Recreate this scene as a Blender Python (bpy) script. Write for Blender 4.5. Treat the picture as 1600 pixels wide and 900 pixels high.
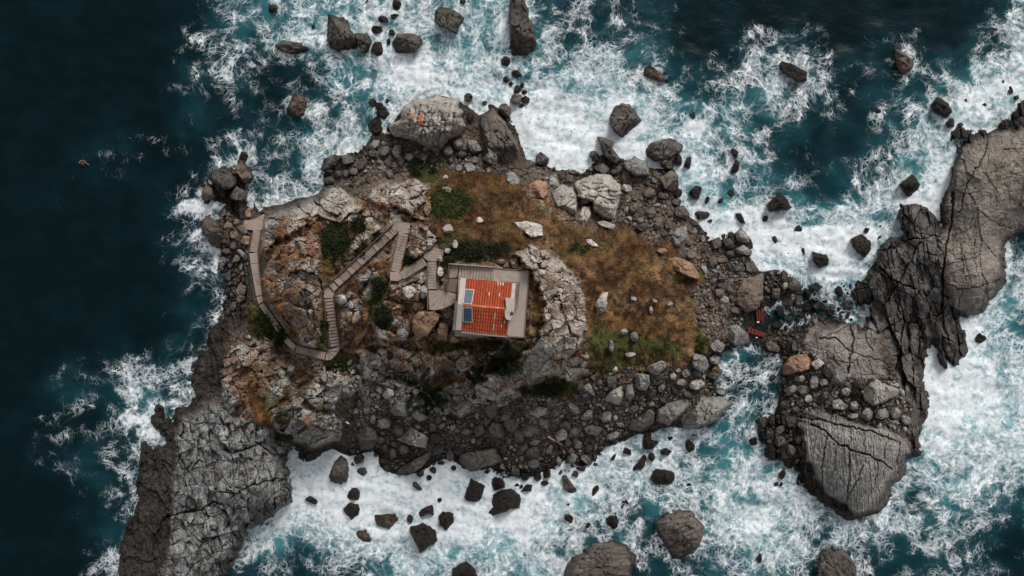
import bpy, math, random
import numpy as np

scene = bpy.context.scene
for o in list(bpy.data.objects):
    bpy.data.objects.remove(o)
C = scene.collection

# ------------------------------------------------------------------ camera, sky, sun, exposure
CAM_H = 110.0            # drone height over the water, metres
S = 0.075                # metres per photo pixel at sea level
cam_data = bpy.data.cameras.new("drone_camera")
cam = bpy.data.objects.new("drone_camera", cam_data)
C.objects.link(cam)
cam.location = (0, 0, CAM_H)
cam_data.sensor_width = 36.0
cam_data.lens = 36.0 * CAM_H / (1600 * S)
cam_data.clip_start = 1.0
cam_data.clip_end = 6000.0
scene.camera = cam

SUN_EL, SUN_AZ = math.radians(42), math.radians(22)   # azimuth: clockwise from +Y (top of the photo)
world = bpy.data.worlds.new("World")
scene.world = world
world.use_nodes = True
wn, wl = world.node_tree.nodes, world.node_tree.links
wn.clear()
w_out = wn.new("ShaderNodeOutputWorld")
w_bg = wn.new("ShaderNodeBackground")
w_hsv = wn.new("ShaderNodeHueSaturation")
w_sky = wn.new("ShaderNodeTexSky")
w_sky.sky_type = 'NISHITA'
w_sky.sun_disc = False
w_sky.sun_elevation = SUN_EL
w_sky.sun_rotation = SUN_AZ
w_sky.air_density = 1.0
w_sky.dust_density = 3.0
w_hsv.inputs["Saturation"].default_value = 0.22
w_bg.inputs["Strength"].default_value = 0.115
wl.new(w_sky.outputs[0], w_hsv.inputs["Color"])
wl.new(w_hsv.outputs[0], w_bg.inputs["Color"])
wl.new(w_bg.outputs[0], w_out.inputs["Surface"])

sun_data = bpy.data.lights.new("sun", 'SUN')
sun_data.energy = 1.65
sun_data.angle = math.radians(16)
sun_data.color = (1.0, 0.965, 0.92)
sun = bpy.data.objects.new("sun", sun_data)
C.objects.link(sun)
sun.location = (0, 0, 140)
sun.rotation_euler = (math.pi / 2 - SUN_EL, 0, math.pi - SUN_AZ)

scene.view_settings.view_transform = 'Standard'
scene.view_settings.look = 'None'
scene.view_settings.gamma = 1.0
scene.view_settings.exposure = 0.22
scene.view_settings.use_curve_mapping = False

# ------------------------------------------------------------------ numpy helpers
def lin(r, g, b):
    f = lambda c: (c / 12.92 if c <= 0.04045 else ((c + 0.055) / 1.055) ** 2.4)
    return np.array([f(r / 255.0), f(g / 255.0), f(b / 255.0)], dtype=np.float32)

def hash2(ix, iy, seed=0):
    h = (ix.astype(np.int64) * 374761393 + iy.astype(np.int64) * 668265263 + seed * 1442695041) & 0xFFFFFFFF
    h = ((h ^ (h >> 13)) * 1274126177) & 0xFFFFFFFF
    h = ((h ^ (h >> 16)) * 2246822519) & 0xFFFFFFFF
    h = h ^ (h >> 13)
    return (h & 0xFFFFFF).astype(np.float32) / np.float32(0xFFFFFF)

def vnoise(x, y, seed=0):
    ix, iy = np.floor(x), np.floor(y)
    fx, fy = x - ix, y - iy
    fx = fx * fx * fx * (fx * (fx * 6 - 15) + 10)
    fy = fy * fy * fy * (fy * (fy * 6 - 15) + 10)
    ix, iy = ix.astype(np.int64), iy.astype(np.int64)
    a, b = hash2(ix, iy, seed), hash2(ix + 1, iy, seed)
    c, d = hash2(ix, iy + 1, seed), hash2(ix + 1, iy + 1, seed)
    return ((a + (b - a) * fx) * (1 - fy) + (c + (d - c) * fx) * fy) * 2 - 1

def fbm(x, y, oct=4, seed=0, gain=0.5):
    s, a, n = 0.0, 1.0, 0.0
    for i in range(oct):
        s = s + a * vnoise(x + 17.3 * i, y - 9.1 * i, seed + i)
        n += a
        a *= gain
        x, y = x * 2.03, y * 2.03
    return s / n * 1.5

def ridged(x, y, oct=4, seed=0, gain=0.55):
    s, a, n = 0.0, 1.0, 0.0
    for i in range(oct):
        s = s + a * (1 - 2 * np.abs(vnoise(x + 5.7 * i, y + 3.3 * i, seed + i)))
        n += a
        a *= gain
        x, y = x * 2.1, y * 2.1
    return s / n

def voronoi(x, y, seed=0, jit=0.9):
    ix, iy = np.floor(x).astype(np.int64), np.floor(y).astype(np.int64)
    f1 = np.full(x.shape, 9.0, np.float32); f2 = f1.copy()
    idr = np.zeros(x.shape, np.float32); dx1 = idr.copy(); dy1 = idr.copy()
    for oy in (-1, 0, 1):
        for ox in (-1, 0, 1):
            cx, cy = ix + ox, iy + oy
            dx = x - (cx + 0.5 + jit * (hash2(cx, cy, seed) - 0.5))
            dy = y - (cy + 0.5 + jit * (hash2(cx, cy, seed + 7) - 0.5))
            d = np.sqrt(dx * dx + dy * dy)
            m = d < f1
            f2 = np.where(m, f1, np.minimum(f2, d))
            f1 = np.where(m, d, f1)
            idr = np.where(m, hash2(cx, cy, seed + 13), idr)
            dx1 = np.where(m, dx, dx1); dy1 = np.where(m, dy, dy1)
    return f1, f2, idr, dx1, dy1

def sstep(a, b, x):
    t = np.clip((x - a) / (b - a), 0, 1)
    return t * t * (3 - 2 * t)

def sdf_poly(x, y, poly):
    """Signed distance in pixels to a closed polygon, positive inside."""
    d2 = np.full(x.shape, 1e12, np.float32)
    inside = np.zeros(x.shape, bool)
    n = len(poly)
    for i in range(n):
        ax, ay = poly[i]; bx, by = poly[(i + 1) % n]
        ex, ey = bx - ax, by - ay
        L = ex * ex + ey * ey + 1e-9
        px, py = x - ax, y - ay
        t = np.clip((px * ex + py * ey) / L, 0, 1)
        qx, qy = px - t * ex, py - t * ey
        d2 = np.minimum(d2, qx * qx + qy * qy)
        if abs(ey) > 1e-9:
            c = ((ay > y) != (by > y)) & (x < (bx - ax) * (y - ay) / ey + ax)
            inside ^= c
    d = np.sqrt(d2)
    return np.where(inside, d, -d)

def world_at(px, py, z):
    """Where the line of sight of photo pixel (px, py) meets height z."""
    k = S * (1 - z / CAM_H)
    return (px - 800) * k, (450 - py) * k, z

def P2(txt):
    v = [float(t) for t in txt.replace(',', ' ').split()]
    return list(zip(v[0::2], v[1::2]))

rng = np.random.default_rng(7)
random.seed(7)

# ------------------------------------------------------------------ object helpers
def mesh_np(name, verts, faces4=None, faces3=None, mats=(), cols=None, smooth=False, extra=None):
    """Mesh from arrays: verts (n,3), quads (m,4), tris (k,3); cols (n,3) albedo per vertex; extra {name: (n,)}."""
    me = bpy.data.meshes.new(name)
    verts = np.asarray(verts, np.float32)
    loops, sizes = [], []
    if faces4 is not None and len(faces4):
        f = np.asarray(faces4, np.int32); loops.append(f.ravel()); sizes.append(np.full(len(f), 4, np.int32))
    if faces3 is not None and len(faces3):
        f = np.asarray(faces3, np.int32); loops.append(f.ravel()); sizes.append(np.full(len(f), 3, np.int32))
    loops = np.concatenate(loops); sizes = np.concatenate(sizes)
    me.vertices.add(len(verts)); me.vertices.foreach_set("co", verts.ravel())
    me.loops.add(len(loops)); me.loops.foreach_set("vertex_index", loops)
    me.polygons.add(len(sizes))
    start = np.concatenate([[0], np.cumsum(sizes)[:-1]]).astype(np.int32)
    me.polygons.foreach_set("loop_start", start)
    me.polygons.foreach_set("loop_total", sizes)
    me.polygons.foreach_set("use_smooth", np.full(len(sizes), smooth, bool))
    if cols is not None:
        a = me.attributes.new("Col", 'FLOAT_COLOR', 'POINT')
        c4 = np.ones((len(verts), 4), np.float32); c4[:, :3] = cols
        a.data.foreach_set("color", c4.ravel())
    for k, v in (extra or {}).items():
        a = me.attributes.new(k, 'FLOAT', 'POINT')
        a.data.foreach_set("value", np.asarray(v, np.float32))
    for m in mats:
        me.materials.append(m)
    me.update(calc_edges=True)
    me.validate(verbose=False)
    return me

def link(name, me, parent=None, loc=None):
    o = bpy.data.objects.new(name, me)
    C.objects.link(o)
    if parent is not None:
        o.parent = parent
    if loc is not None:
        o.location = loc
    return o

def tag(o, label=None, cat=None, group=None, kind=None):
    if label: o["label"] = label
    if cat: o["category"] = cat
    if group: o["group"] = group
    if kind: o["kind"] = kind
    return o

def thing(name, label, cat, loc=(0, 0, 0), group=None):
    o = bpy.data.objects.new(name, None)
    o.empty_display_size = 0.3
    C.objects.link(o); o.location = loc
    return tag(o, label, cat, group)

class Build:
    """Collects simple solids into one mesh."""
    def __init__(s): s.v, s.q, s.t = [], [], []
    def prism(s, pts, z0, z1):
        """Vertical prism over a convex outline given as world (x, y)."""
        n = len(pts); b = len(s.v)
        area = sum(pts[i][0] * pts[(i + 1) % n][1] - pts[(i + 1) % n][0] * pts[i][1] for i in range(n))
        if area < 0: pts = pts[::-1]
        zt = z1 if hasattr(z1, '__len__') else [z1] * n
        s.v += [(x, y, z0) for x, y in pts] + [(pts[i][0], pts[i][1], zt[i]) for i in range(n)]
        for i in range(n):
            j = (i + 1) % n
            s.q.append((b + i, b + j, b + n + j, b + n + i))
        for i in range(1, n - 1):
            s.t.append((b + n, b + n + i, b + n + i + 1)); s.t.append((b, b + i + 1, b + i))
        return s
    def box8(s, c):
        """Box from 8 corners: bottom ring of 4 counter-clockwise, then the top ring."""
        b = len(s.v); s.v += [tuple(p) for p in c]
        for f in ((0, 3, 2, 1), (4, 5, 6, 7), (0, 1, 5, 4), (1, 2, 6, 5), (2, 3, 7, 6), (3, 0, 4, 7)):
            s.q.append(tuple(b + i for i in f))
        return s
    def tube(s, a, b_, r0, r1=None, n=6):
        r1 = r0 if r1 is None else r1
        a, b_ = np.array(a, float), np.array(b_, float)
        d = b_ - a; d /= np.linalg.norm(d) + 1e-9
        u = np.cross(d, (0, 0, 1.0));
        if np.linalg.norm(u) < 1e-3: u = np.cross(d, (0, 1.0, 0))
        u /= np.linalg.norm(u); w = np.cross(d, u); k = len(s.v)
        for p, r in ((a, r0), (b_, r1)):
            for i in range(n):
                th = 2 * math.pi * i / n
                s.v.append(tuple(p + r * (math.cos(th) * u + math.sin(th) * w)))
        for i in range(n):
            j = (i + 1) % n; s.q.append((k + i, k + n + i, k + n + j, k + j))
        for i in range(1, n - 1):
            s.t.append((k, k + i, k + i + 1)); s.t.append((k + n, k + n + i + 1, k + n + i))
        return s
    def make(s, name, mat, parent=None, loc=None, origin=None, smooth=False):
        v = np.array(s.v, np.float32)
        if origin is not None: v = v - np.array(origin, np.float32)
        me = mesh_np(name, v, s.q, s.t, [mat] if not isinstance(mat, (list, tuple)) else mat, smooth=smooth)
        return link(name, me, parent, loc)

# ------------------------------------------------------------------ materials
def new_mat(name):
    m = bpy.data.materials.new(name); m.use_nodes = True
    nt = m.node_tree; nt.nodes.clear()
    out = nt.nodes.new("ShaderNodeOutputMaterial"); bs = nt.nodes.new("ShaderNodeBsdfPrincipled")
    nt.links.new(bs.outputs[0], out.inputs[0])
    return m, nt, bs, out

class NT:
    """Small helper for node graphs."""
    def __init__(s, nt): s.nt = nt
    def put(s, sock, v):
        if v is None: return
        if hasattr(v, "is_linked") or hasattr(v, "links"): s.nt.links.new(v, sock)
        else:
            try: sock.default_value = v
            except TypeError: sock.default_value = (v, v, v)
            except ValueError: sock.default_value = (*v, 1.0)
    def math(s, op, a, b=None, c=None, clamp=False):
        n = s.nt.nodes.new("ShaderNodeMath"); n.operation = op; n.use_clamp = clamp
        s.put(n.inputs[0], a); s.put(n.inputs[1], b); s.put(n.inputs[2], c)
        return n.outputs[0]
    def vmath(s, op, a, b=None, scale=None):
        n = s.nt.nodes.new("ShaderNodeVectorMath"); n.operation = op
        s.put(n.inputs[0], a); s.put(n.inputs[1], b)
        if scale is not None: s.put(n.inputs["Scale"], scale)
        return n.outputs[0]
    def noise(s, vec, scale, detail=4, rough=0.55, dist=0.0, col=False):
        n = s.nt.nodes.new("ShaderNodeTexNoise")
        s.put(n.inputs["Vector"], vec); s.put(n.inputs["Scale"], scale); s.put(n.inputs["Detail"], detail)
        s.put(n.inputs["Roughness"], rough); s.put(n.inputs["Distortion"], dist)
        return n.outputs["Color" if col else "Fac"]
    def vor(s, vec, scale, feature='DISTANCE_TO_EDGE', out="Distance"):
        n = s.nt.nodes.new("ShaderNodeTexVoronoi"); n.feature = feature
        s.put(n.inputs["Vector"], vec); s.put(n.inputs["Scale"], scale)
        return n.outputs[out]
    def mix(s, fac, a, b, blend='MIX'):
        n = s.nt.nodes.new("ShaderNodeMix"); n.data_type = 'RGBA'; n.blend_type = blend
        s.put(n.inputs[0], fac); s.put(n.inputs[6], a); s.put(n.inputs[7], b)
        return n.outputs[2]
    def step(s, lo, hi, x):
        n = s.nt.nodes.new("ShaderNodeMapRange"); n.interpolation_type = 'SMOOTHSTEP'
        s.put(n.inputs[0], x); s.put(n.inputs[1], lo); s.put(n.inputs[2], hi)
        return n.outputs[0]
    def maprange(s, x, a, b, c, d):
        n = s.nt.nodes.new("ShaderNodeMapRange")
        for i, v in enumerate((x, a, b, c, d)): s.put(n.inputs[i], v)
        return n.outputs[0]
    def attr(s, name, out="Fac"):
        n = s.nt.nodes.new("ShaderNodeAttribute"); n.attribute_name = name
        return n.outputs[out]
    def geo(s, out="Position"):
        return s.nt.nodes.new("ShaderNodeNewGeometry").outputs[out]
    def bump(s, h, strength, dist, normal=None):
        n = s.nt.nodes.new("ShaderNodeBump")
        s.put(n.inputs["Strength"], strength); s.put(n.inputs["Distance"], dist); s.put(n.inputs["Height"], h)
        if normal is not None: s.put(n.inputs["Normal"], normal)
        return n.outputs[0]
    def ramp(s, fac, stops):
        n = s.nt.nodes.new("ShaderNodeValToRGB"); e = n.color_ramp.elements
        while len(e) > 1: e.remove(e[-1])
        e[0].position = stops[0][0]; e[0].color = (*stops[0][1], 1)
        for p, c in stops[1:]:
            k = e.new(p); k.color = (*c, 1)
        s.put(n.inputs[0], fac)
        return n.outputs[0]

def rock_material():
    """Albedo per vertex, mottled; rock in reach of the waves is wet: darker and glossier."""
    m, nt, bs, out = new_mat("rock")
    g = NT(nt); pos = g.geo()
    col = g.attr("Col", "Color")
    n1 = g.noise(pos, 0.55, 5, 0.6)
    n2 = g.noise(pos, 3.5, 5, 0.65)
    n3 = g.noise(pos, 14.0, 3, 0.6)
    k = g.math('MULTIPLY', g.maprange(n1, 0.3, 0.7, 0.72, 1.28), g.maprange(n2, 0.3, 0.7, 0.66, 1.34))
    k = g.math('MULTIPLY', k, g.maprange(n3, 0.3, 0.7, 0.8, 1.2))
    comb = nt.nodes.new("ShaderNodeCombineColor")
    for i in range(3): g.put(comb.inputs[i], k)
    c = g.mix(1.0, col, comb.outputs[0], 'MULTIPLY')
    # pale lichen flecks and brown stain
    fl = g.step(0.60, 0.70, g.noise(pos, 6.0, 6, 0.7))
    c = g.mix(g.math('MULTIPLY', fl, 0.22), c, g.mix(1.0, c, (1.75, 1.7, 1.65, 1), 'MULTIPLY'))
    st = g.step(0.56, 0.72, g.noise(pos, 0.9, 4, 0.6, 0.4))
    c = g.mix(g.math('MULTIPLY', st, 0.5), c, g.mix(1.0, c, (0.95, 0.74, 0.58, 1), 'MULTIPLY'))
    sep = nt.nodes.new("ShaderNodeSeparateXYZ"); nt.links.new(pos, sep.inputs[0])
    zz = g.math('ADD', sep.outputs[2], g.math('MULTIPLY', g.math('SUBTRACT', n1, 0.5), 1.4))
    wet = g.math('SUBTRACT', 1.0, g.step(0.25, 1.15, zz))
    wet = g.math('MAXIMUM', wet, g.attr("wet"))
    c = g.mix(g.math('MULTIPLY', wet, 0.88), c, g.mix(1.0, c, (0.19, 0.165, 0.15, 1), 'MULTIPLY'))
    nt.links.new(c, bs.inputs["Base Color"])
    g.put(bs.inputs["Roughness"], g.maprange(wet, 0, 1, 0.93, 0.5))
    g.put(bs.inputs["Specular IOR Level"], g.maprange(wet, 0, 1, 0.15, 0.3))
    h = g.math('ADD', g.math('MULTIPLY', n2, 0.7), g.math('MULTIPLY', n3, 0.35))
    cr = g.vor(g.vmath('ADD', pos, g.vmath('SCALE', g.noise(pos, 1.2, 3, 0.6, 0, True), None, 0.9)), 1.7)
    h = g.math('ADD', h, g.math('MULTIPLY', g.step(0.0, 0.06, cr), 0.25))
    nt.links.new(g.bump(h, 0.9, 0.16), bs.inputs["Normal"])
    return m

def leaf_material():
    m, nt, bs, out = new_mat("vegetation"); g = NT(nt)
    c = g.mix(1.0, g.attr("Col", "Color"), g.ramp(g.noise(g.geo(), 2.0, 3), [(0.3, (0.75, 0.75, 0.75)), (0.7, (1.25, 1.2, 1.15))]), 'MULTIPLY')
    nt.links.new(c, bs.inputs["Base Color"]); g.put(bs.inputs["Roughness"], 0.85); g.put(bs.inputs["Specular IOR Level"], 0.1)
    return m

def plain(name, rgb, rough=0.8, var=0.25, scale=2.5, metal=0.0, spec=0.25, stain=None, bump=0.3):
    m, nt, bs, out = new_mat(name); g = NT(nt); pos = g.geo()
    n = g.noise(pos, scale, 6, 0.65)
    base = tuple(float(v) for v in rgb)
    c = g.ramp(n, [(0.25, tuple(v * (1 - var) for v in base)), (0.5, base), (0.75, tuple(min(1, v * (1 + var)) for v in base))])
    if stain is not None:
        s = g.step(0.5, 0.68, g.noise(pos, scale * 0.45, 6, 0.7, 0.6))
        c = g.mix(g.math('MULTIPLY', s, 0.75), c, tuple(float(v) for v in stain) + (1,))
    nt.links.new(c, bs.inputs["Base Color"])
    g.put(bs.inputs["Roughness"], rough); g.put(bs.inputs["Metallic"], metal); g.put(bs.inputs["Specular IOR Level"], spec)
    nt.links.new(g.bump(g.noise(pos, scale * 6, 4, 0.6), bump, 0.02), bs.inputs["Normal"])
    return m

M_ROCK = rock_material()
M_LEAF = leaf_material()
# ------------------------------------------------------------------ traced outlines (photo pixels)
MAIN = P2("""412,335 400,329 417,322 440,318 453,313 480,308 498,302 509,289 503,276 499,262 530,245 560,238 572,222 585,205 612,205 616,185
631,166 650,158 690,149 716,154 735,170 750,178 770,168 788,170 800,178 812,215 822,245 836,252 850,250 870,264 905,270 925,262 935,240 958,240 978,246
1008,246 1018,262 1052,264 1062,280 1058,300 1062,318 1080,338 1105,360 1112,376 1140,364 1155,362 1172,372 1178,388 1172,402 1178,420 1196,420 1216,416 1236,425 1254,440
1250,456 1234,462 1217,472 1204,482 1203,500 1216,512 1240,514 1266,505 1320,502 1350,508 1354,480 1330,472 1334,446 1366,418 1370,396 1386,372 1414,367 1404,344
1402,316 1425,314 1455,324 1468,352 1466,324 1478,293 1487,262 1494,240 1487,225 1484,205 1500,195 1515,205 1540,205 1562,198 1576,176 1590,158 1612,150 1680,140
1680,350 1612,362 1588,365 1573,385 1575,436 1555,467 1535,487 1514,495 1512,520 1515,549 1499,574 1483,590 1466,566 1458,533 1450,544 1443,574 1446,600
1455,637 1453,657 1440,677 1438,712 1421,713 1418,740 1397,767 1380,793 1367,807 1345,813 1325,811 1300,797 1287,790 1261,780 1256,768 1240,756 1246,742 1236,730
1215,720 1208,728 1196,714 1196,696 1182,678 1184,662 1194,650 1213,642 1216,622 1214,606 1222,588 1224,566 1214,556 1196,552 1186,538 1170,532 1150,545 1132,547
1126,560 1128,588 1116,598 1134,620 1146,628 1134,648 1120,660 1095,671 1062,671 1050,668 1020,676 992,680 975,692 962,700 945,700 935,712 932,724 905,733 880,722 868,728
850,738 840,744 815,746 798,748 782,742 765,735 745,738 722,732 712,716 698,716 680,722 672,732 650,738 628,742 612,738 600,735 590,716 584,702 572,704 560,712
548,712 530,706 518,702 508,706 498,714 484,722 474,720 466,708 459,700 452,722 452,747 460,768 459,786 434,797 412,819 386,824 384,850 375,866 364,878 352,904 340,970
182,970 185,905 188,856 197,822 213,797 211,760 216,726 221,695 228,690 236,698 252,694 256,687 233,667 241,645 252,622 260,645 269,657 274,642 296,630 304,618
295,598 298,573 307,546 324,540 322,527 326,514 339,500 350,488 354,470 350,450 352,430 353,418 346,398 330,380 318,356 318,344 340,344 348,330 338,316 318,315
316,302 326,288 330,270 350,262 374,264 392,276 390,292 388,306 396,318 402,330""")

# elevation control points: x, y, height in metres
CTRL = [(765,480,15.2),(820,430,15.4),(822,520,15.2),(720,420,14.9),(700,450,14.3),(676,430,13.6),(640,420,12.7),(650,480,13.0),(620,360,11.8),(560,400,10.8),(515,460,9.2),(600,480,12.2),(560,480,10.8),
(520,550,7.2),(460,545,6.0),(430,505,5.6),(404,465,4.8),(394,400,4.2),(397,350,2.3),(455,410,9.5),(470,455,11.0),(482,505,10),(430,430,7.5),(445,345,6),(500,330,6.0),(540,345,8),(595,310,8),(640,300,7.5),(600,270,2.5),
(710,320,10.5),(770,300,7.5),(740,360,13),(800,375,13),(850,330,8.5),(870,375,11.5),(890,430,13),(880,500,14),(905,545,11.5),(860,580,9),(845,450,14.8),(940,410,9.5),(1000,430,7.5),(950,480,9.5),
(1020,500,6.2),(1065,480,4.2),(1090,525,3.2),(985,560,5.5),(930,345,4),(1000,320,2.5),(1050,360,2.2),(840,290,4.0),(600,540,9.5),(700,560,10),(760,565,9.5),(640,600,6.5),(700,625,5),(760,620,5.5),(825,600,6),
(800,660,3),(700,680,2.6),(900,650,2.8),(1000,630,2.2),(1070,610,2.0),(520,610,6.5),(480,620,6.5),(450,660,5.5),(500,680,4.5),(560,680,2.2),(620,680,2.4),(420,590,7.5),(370,590,5.5),(330,650,4.2),(400,690,5.2),
(350,720,5),(420,740,5.5),(300,750,4.5),(300,830,4.6),(340,860,4.8),(430,790,3.6),(240,760,1.5),(225,860,1.5),(335,550,2.6),(345,510,1.8),(360,450,1.5),(350,370,1.2),(360,290,1.0),(620,215,1.4),(680,190,2.0),(700,250,2.2),
(780,220,1.5),(870,295,2.2),(1150,420,1.2),(1175,460,1.0),(1195,515,.25),(1130,540,1.2),(1110,430,1.6),(1240,440,.5),(1300,540,2.6),(1350,560,3.0),(1400,610,3.2),(1250,600,1.6),(1330,640,2.8),(1330,690,5.0),(1390,700,5),
(1330,760,4.2),(1425,660,2.4),(1270,690,2.2),(1200,680,.8),(1400,470,1.6),(1400,530,2.0),(1440,370,3.0),(1420,420,2.2),(1500,400,3.8),(1560,300,4.8),(1595,240,4.5),(1500,280,2.2),(1565,430,3.2),(1490,545,2.2),(1525,350,4.4),
(1520,470,2.8),(1470,480,2.0),(1640,260,4.5),(280,930,4.5),(1345,458,1.5),(1365,440,2.2),(1360,470,1.2),(1385,400,2.2),(1425,345,3.0)]

GSTEP = 1.05
gx = np.arange(-60, 1660 + 1, GSTEP, dtype=np.float32); gy = np.arange(-60, 960 + 1, GSTEP, dtype=np.float32)
GX, GY = np.meshgrid(gx, gy)
NYG, NXG = GX.shape

def sample(A, x0, y0, st, px, py):
    """Bilinear lookup in a regular array."""
    fx = np.clip((np.asarray(px, np.float32) - x0) / st, 0, A.shape[1] - 1.001); fy = np.clip((np.asarray(py, np.float32) - y0) / st, 0, A.shape[0] - 1.001)
    ix = fx.astype(np.int64); iy = fy.astype(np.int64); fx = fx - ix; fy = fy - iy
    return (A[iy, ix] * (1 - fx) + A[iy, ix + 1] * fx) * (1 - fy) + (A[iy + 1, ix] * (1 - fx) + A[iy + 1, ix + 1] * fx) * fy

# low-frequency height: thin-plate spline through the control points and the shore
CS = 5.0
cx_, cy_ = np.meshgrid(np.arange(-70, 1675, CS, dtype=np.float32), np.arange(-70, 975, CS, dtype=np.float32))
SD_C = sdf_poly(cx_, cy_, MAIN)
def base_height():
    pts = [(x, y, h) for x, y, h in CTRL]
    n = len(MAIN); acc = 0
    for i in range(n):
        ax, ay = MAIN[i]; bx, by = MAIN[(i + 1) % n]
        acc += math.hypot(bx - ax, by - ay)
        if acc > 34:
            acc = 0; pts.append((bx, by, 0.5))
    a = np.array(pts, np.float64); xy = a[:, :2] / 100; N = len(a)
    def U(r2): return np.where(r2 > 0, r2 * np.log(np.maximum(r2, 1e-12)) * 0.5, 0)
    r2 = ((xy[:, None] - xy[None]) ** 2).sum(-1)
    A = np.zeros((N + 3, N + 3)); A[:N, :N] = U(r2) + np.eye(N) * 0.02
    A[:N, N] = 1; A[:N, N + 1:] = xy; A[N, :N] = 1; A[N + 1:, :N] = xy.T
    w = np.linalg.solve(A, np.concatenate([a[:, 2], [0, 0, 0]]))
    q = np.stack([cx_.ravel(), cy_.ravel()], 1) / 100
    out = np.zeros(len(q))
    for k in range(0, len(q), 20000):
        qq = q[k:k + 20000]
        out[k:k + 20000] = U(((qq[:, None] - xy[None]) ** 2).sum(-1)) @ w[:N] + w[N] + qq @ w[N + 1:]
    return out.reshape(cx_.shape).astype(np.float32)
HB_C = np.maximum(base_height(), 0.3)

wx = GX + 3.6 * fbm(GX / 26, GY / 26, 4, 31); wy = GY + 3.6 * fbm(GX / 26 + 40, GY / 26, 4, 37)
SD = sample(SD_C, -70, -70, CS, wx, wy)                 # ragged coast distance, px
LAND = SD > -26
lx, ly, lsd = GX[LAND], GY[LAND], SD[LAND]
lwx, lwy = wx[LAND], wy[LAND]
base = sample(HB_C, -70, -70, CS, lx, ly)

def zone(txt, feather=5.0, warp=1.0, grow=0.0):
    """Weight 0..1 of a traced patch on the land points, with a ragged edge."""
    poly = P2(txt) if isinstance(txt, str) else txt
    xs = [p[0] for p in poly]; ys = [p[1] for p in poly]
    out = np.zeros(lx.shape, np.float32)
    m = (lx > min(xs) - 40) & (lx < max(xs) + 40) & (ly > min(ys) - 40) & (ly < max(ys) + 40)
    qx = lx[m] + (lwx[m] - lx[m]) * warp + 3.0 * warp * ZN1[m]; qy = ly[m] + (lwy[m] - ly[m]) * warp + 3.0 * warp * ZN2[m]
    out[m] = sstep(-feather, feather, sdf_poly(qx, qy, poly) + grow)
    return out
ZN1 = fbm(lx / 9, ly / 9, 3, 51); ZN2 = fbm(lx / 9, ly / 9, 3, 57)
def zmax(*zs):
    o = zs[0]
    for z in zs[1:]: o = np.maximum(o, z)
    return o

# pale limestone crags: outline, how far they stand above the slope (m)
CRAGS = [
 ("438,384 463,375 484,366 498,375 502,400 496,430 500,446 506,462 503,487 500,518 497,539 480,541 469,536 463,511 456,493 432,480 416,455 414,434 420,410 428,400", 1.7),
 ("404,345 425,334 450,325 480,312 505,296 530,294 548,312 566,330 556,345 530,352 500,345 486,352 464,352 450,366 432,378 418,392 407,392 404,370", .9),
 ("580,296 596,287 625,285 650,280 668,296 668,318 650,324 640,334 620,322 590,322 578,310", 1.2),
 ("560,345 586,322 600,318 622,330 640,340 620,346 600,352 585,366 570,385 548,400 556,370", .3),
 ("804,396 829,382 853,395 880,412 896,426 908,442 910,462 917,500 915,530 895,556 880,574 862,592 835,606 800,616 766,624 746,621 741,606 755,578 772,584 800,562 820,547 838,534 848,512 850,480 842,440 826,418", 1.4),
 ("863,574 890,562 918,553 921,569 905,588 890,603 874,592", 1.0),
 ("480,618 484,600 492,589 500,580 520,582 540,588 563,586 566,604 541,623 515,640 495,640", 1.2),
 ("424,642 436,632 455,634 476,637 512,645 534,660 534,674 524,686 508,694 493,700 478,696 463,691 432,672 426,660", 1.0),
 ("590,545 610,540 640,552 660,548 690,556 720,548 742,560 748,590 730,580 716,590 700,575 676,580 660,600 650,585 630,575 610,570 596,560", .9),
 ("586,480 604,470 628,478 640,510 636,532 610,540 588,528 580,506", .9),
 ("610,448 626,440 640,430 664,420 668,455 664,484 646,470 628,470 614,466", .5),
 ("345,560 372,540 400,528 432,535 430,556 418,572 430,592 450,590 452,606 436,628 420,640 410,620 396,600 384,610 366,640 350,652 346,620 340,590", .7),
 ("700,600 740,612 760,622 748,640 716,650 690,640 676,622", .5),
 ("530,470 552,452 566,470 560,500 545,520 528,510", .6),
 ("560,430 584,420 596,440 588,462 566,462", .5),
 ("596,600 622,590 648,604 662,640 640,656 612,640", .9),
 ("740,640 770,622 800,604 822,600 812,618 780,636 756,650", .6),
 ("690,640 712,600 738,596 742,625 720,652", .8),
 ("560,545 590,548 604,575 590,600 566,590", .8),
 ("760,528 800,526 822,534 815,548 780,546", .5),
 ("641,398 636,368 646,351 668,354 682,371 672,392 650,399", 1.0),
]
zc = [zone(t, 3.2) for t, _ in CRAGS]
Z_LIME = zmax(*zc)
Z_SW = zone("274,660 300,648 330,628 345,640 366,650 400,660 425,668 460,694 470,712 460,790 380,860 350,910 335,980 238,980 246,905 265,850 262,800 266,760 272,720", 6)
Z_WDARK = zone("170,980 186,900 186,850 210,790 214,720 222,690 250,690 232,660 250,616 268,652 275,636 300,618 296,570 322,528 345,490 352,430 347,398 372,395 392,470 385,505 365,525 352,560 345,600 312,640 280,664 275,720 266,765 264,822 267,860 244,905 238,980", 7)
Z_NWROCK = zone("300,262 400,250 412,330 395,360 392,440 360,440 340,396 300,360", 6)
Z_HEAD = zone("1478,330 1486,270 1496,240 1530,218 1570,205 1600,196 1700,190 1700,355 1600,364 1588,366 1574,386 1576,438 1556,468 1536,488 1512,496 1490,480 1478,440 1472,400 1474,360", 6)
Z_EDARK = zone("1320,520 1328,440 1360,420 1366,395 1400,365 1400,312 1456,320 1472,352 1472,430 1480,470 1512,494 1520,550 1484,596 1458,540 1444,600 1458,640 1442,716 1420,716 1425,640 1405,600 1395,545 1365,515", 6)
Z_EJOINT = zone("1400,314 1456,320 1472,356 1468,420 1470,460 1440,470 1418,460 1375,420 1388,372", 5)
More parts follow.
